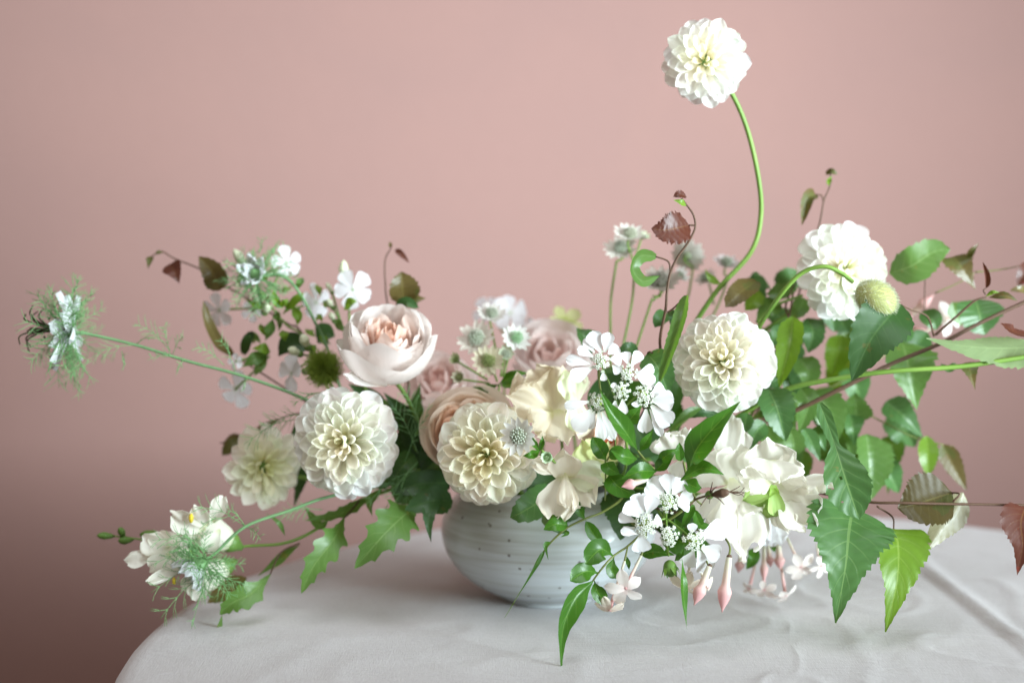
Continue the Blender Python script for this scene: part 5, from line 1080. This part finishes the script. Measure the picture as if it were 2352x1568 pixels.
jasmine('blurred jasmine with pink tubes hanging behind the large sweet pea', [m_(840, 1010, -.04), m_(780, 900, -.04), (1640, 1180, -.03), (1540, 1120, -.02)], [
    ([m_(720, 1080, -.04), m_(720, 1150, -.05), m_(670, 1235, -.05)], ZM.s(100), dict(prof='ovate')), ([m_(850, 1060, -.04), m_(870, 1080, -.05), m_(880, 1110, -.05)], ZM.s(50))],
    blooms=[(m_(800, 1390, -.05), (-.1, -.5, .8), 30, m_(795, 1080, -.04), {}), (m_(960, 1430, -.05), (.3, -.6, .5), 36, m_(910, 1060, -.04), dict(refl=.3)), (m_(1075, 1220, -.05), (.2, -.3, .9), 40, m_(970, 1000, -.04), dict(cup=.6)), (m_(1220, 1210, -.05), (.3, -.3, .8), 30, m_(1190, 1050, -.04), dict(cup=.6)), (m_(690, 1380, -.03), (-.4, -.4, .5), 20, m_(760, 1080, -.03), {})],
    buds=[(m_(800, 1060, -.04), m_(800, 1330, -.05), .0035), (m_(640, 1100, -.03), m_(610, 1260, -.035), .0042), (m_(905, 1040, -.045), m_(920, 1240, -.05), .0048), (m_(830, 1060, -.03), m_(850, 1220, -.035), .0036)])
jasmine('blurred pink jasmine buds and bloom behind the long birch branch', [l(480, 760, .03), l(420, 860, .03), l(200, 1100, .02), (1700, 990, .0)], [],
    blooms=[(l(800, 740, .03), (.3, .3, .8), 40, l(620, 850, .03), {})], buds=[(l(460, 760, .03), l(690, 565, .025), .0050), (l(420, 880, .03), l(640, 830, .02), .0050), (l(420, 870, .03), l(530, 690, .02), .004), (l(430, 950, .03), l(470, 1020, .02), .004)])

# more leaves of the sprays behind
def fill(t, n_, box_, dd, wpx, mats, seed, dirs=(-.4, .9), prof=None):
    rr = random.Random(seed)
    for i in range(n_):
        x = box_[0] + (box_[1] - box_[0]) * (((i * .618 + rr.random() * .25)) % 1); y = box_[2] + (box_[3] - box_[2]) * ((i + rr.random()) / n_); d = rr.uniform(*dd)
        L = wpx * rr.uniform(.9, 1.5); a = rr.uniform(*dirs); dx, dy = math.sin(a) * L, math.cos(a) * L * rr.choice((1, 1, 1, -.6))
        leaf(t, [(x, y, d), (x + dx * .5, y + dy * .5 - L * .06, d - .012), (x + dx, y + dy, d - .006)], wpx * rr.uniform(.7, 1.0), MT[rr.choice(mats)], prof=prof or rr.choice(('ovate', 'birch', 'ovate')), teeth=rr.choice((0, 10, 12)), up=(rr.uniform(-.5, .5), rr.uniform(.0, .6), 1), fold=rr.uniform(.1, .5))
spray = [o for o in bpy.data.objects if o.get('label', '').startswith('leafy birch spray')][0]
fill(spray, 20, (1700, 1990, 630, 930), (.01, .06), 78, ('sage', 'birch', 'bright', 'birch'), 3)
fill(spray, 12, (1700, 1980, 890, 1080), (-.02, .03), 78, ('sage', 'birch', 'sage'), 5)
fill(spray, 12, (1830, 2070, 900, 1090), (.0, .05), 92, ('sage', 'sage', 'birch'), 21)
low = [o for o in bpy.data.objects if o.get('label', '').startswith('dark leaves under the ivory')][0]
fill(low, 14, (1330, 1600, 800, 1060), (-.04, .0), 70, ('birch', 'deep', 'jleaf'), 9)
left = [o for o in bpy.data.objects if o.get('label', '').startswith('broad dark green foliage')][0]
fill(left, 14, (880, 1040, 930, 1130), (-.05, .0), 62, ('birch', 'deep', 'sage'), 12, (-1.2, .2))
ph = [o for o in bpy.data.objects if o.get('label', '').startswith('white phlox cluster')][0]
fill(ph, 20, (560, 750, 620, 800), (-.01, .03), 24, ('bright', 'bright', 'sage'), 14, (-1.4, 1.4), 'lance')

# dried calyx and the green rosebud
st = [h(1040, 350, -.17), h(960, 380, -.16), h(850, 460, -.15), (1460, 1150, -.08)]
t, base = root_of('dried_calyx', 'dark dried calyx with whiskery tips over the large sweet pea', 'seed head', st); stem(t, st, .0009, 'twig', base=base)
bud(t, h(1075, 345, -.172), h(1195, 325, -.178), .0034, 'twig', name='seed_head'); A0 = P(*h(1060, 345, -.17)); B0 = P(*h(1190, 325, -.178))
for k in range(6):
    g = Geo(); e = B0 + Vector((.009 + jit(.003), jit(.004), jit(.004))); tube(g, [B0, B0.lerp(e, .6) + Vector((0, 0, jit(.003))), e], .0004, .00025, 4, 4); link('whisker', g.mesh('whisker', MT['twig'], B0), t, B0)
for x, y in ((1000, 420), (1110, 290), (1160, 410), (1080, 260), (1060, 400)):
    g = Geo(); e = P(*h(x, y, -.18)); tube(g, [A0, A0.lerp(e, .5) + Vector((0, -.003, .002)), e], .0006, .0003, 4, 4); link('whisker', g.mesh('whisker', MT['twig'], A0), t, A0)
g = Geo(); ball(g, A0, .0032, 8, 6); link('calyx', g.mesh('calyx', MT['calyx'], A0), t, A0)
st = [h(790, 745, -.165), h(775, 660, -.15), h(760, 500, -.13), (1450, 1130, -.07)]
t, base = root_of('rosebud', 'tight green bud wrapped in sepals below the hanging lace flower', 'bud', st); stem(t, st, .0010, base=base)
C = P(*h(800, 830, -.17)); A = ax(.1, -.9, .35); R = S(s(62), -.17); g = Geo(); ball(g, C, R * .85, 14, 10, sc=(.9, .9, 1.1), rot=frame(A.orthogonal(), A)); link('bud', g.mesh('bud', MT['calyx'], C), t, C)
sep(t, C - A * R * .9, A, R * 1.25, 6, 1.6, 'jleaf'); sep(t, C - A * R * .85, (A + Vector((.2, 0, 0))).normalized(), R * .9, 5, 1.7, 'jleaf')
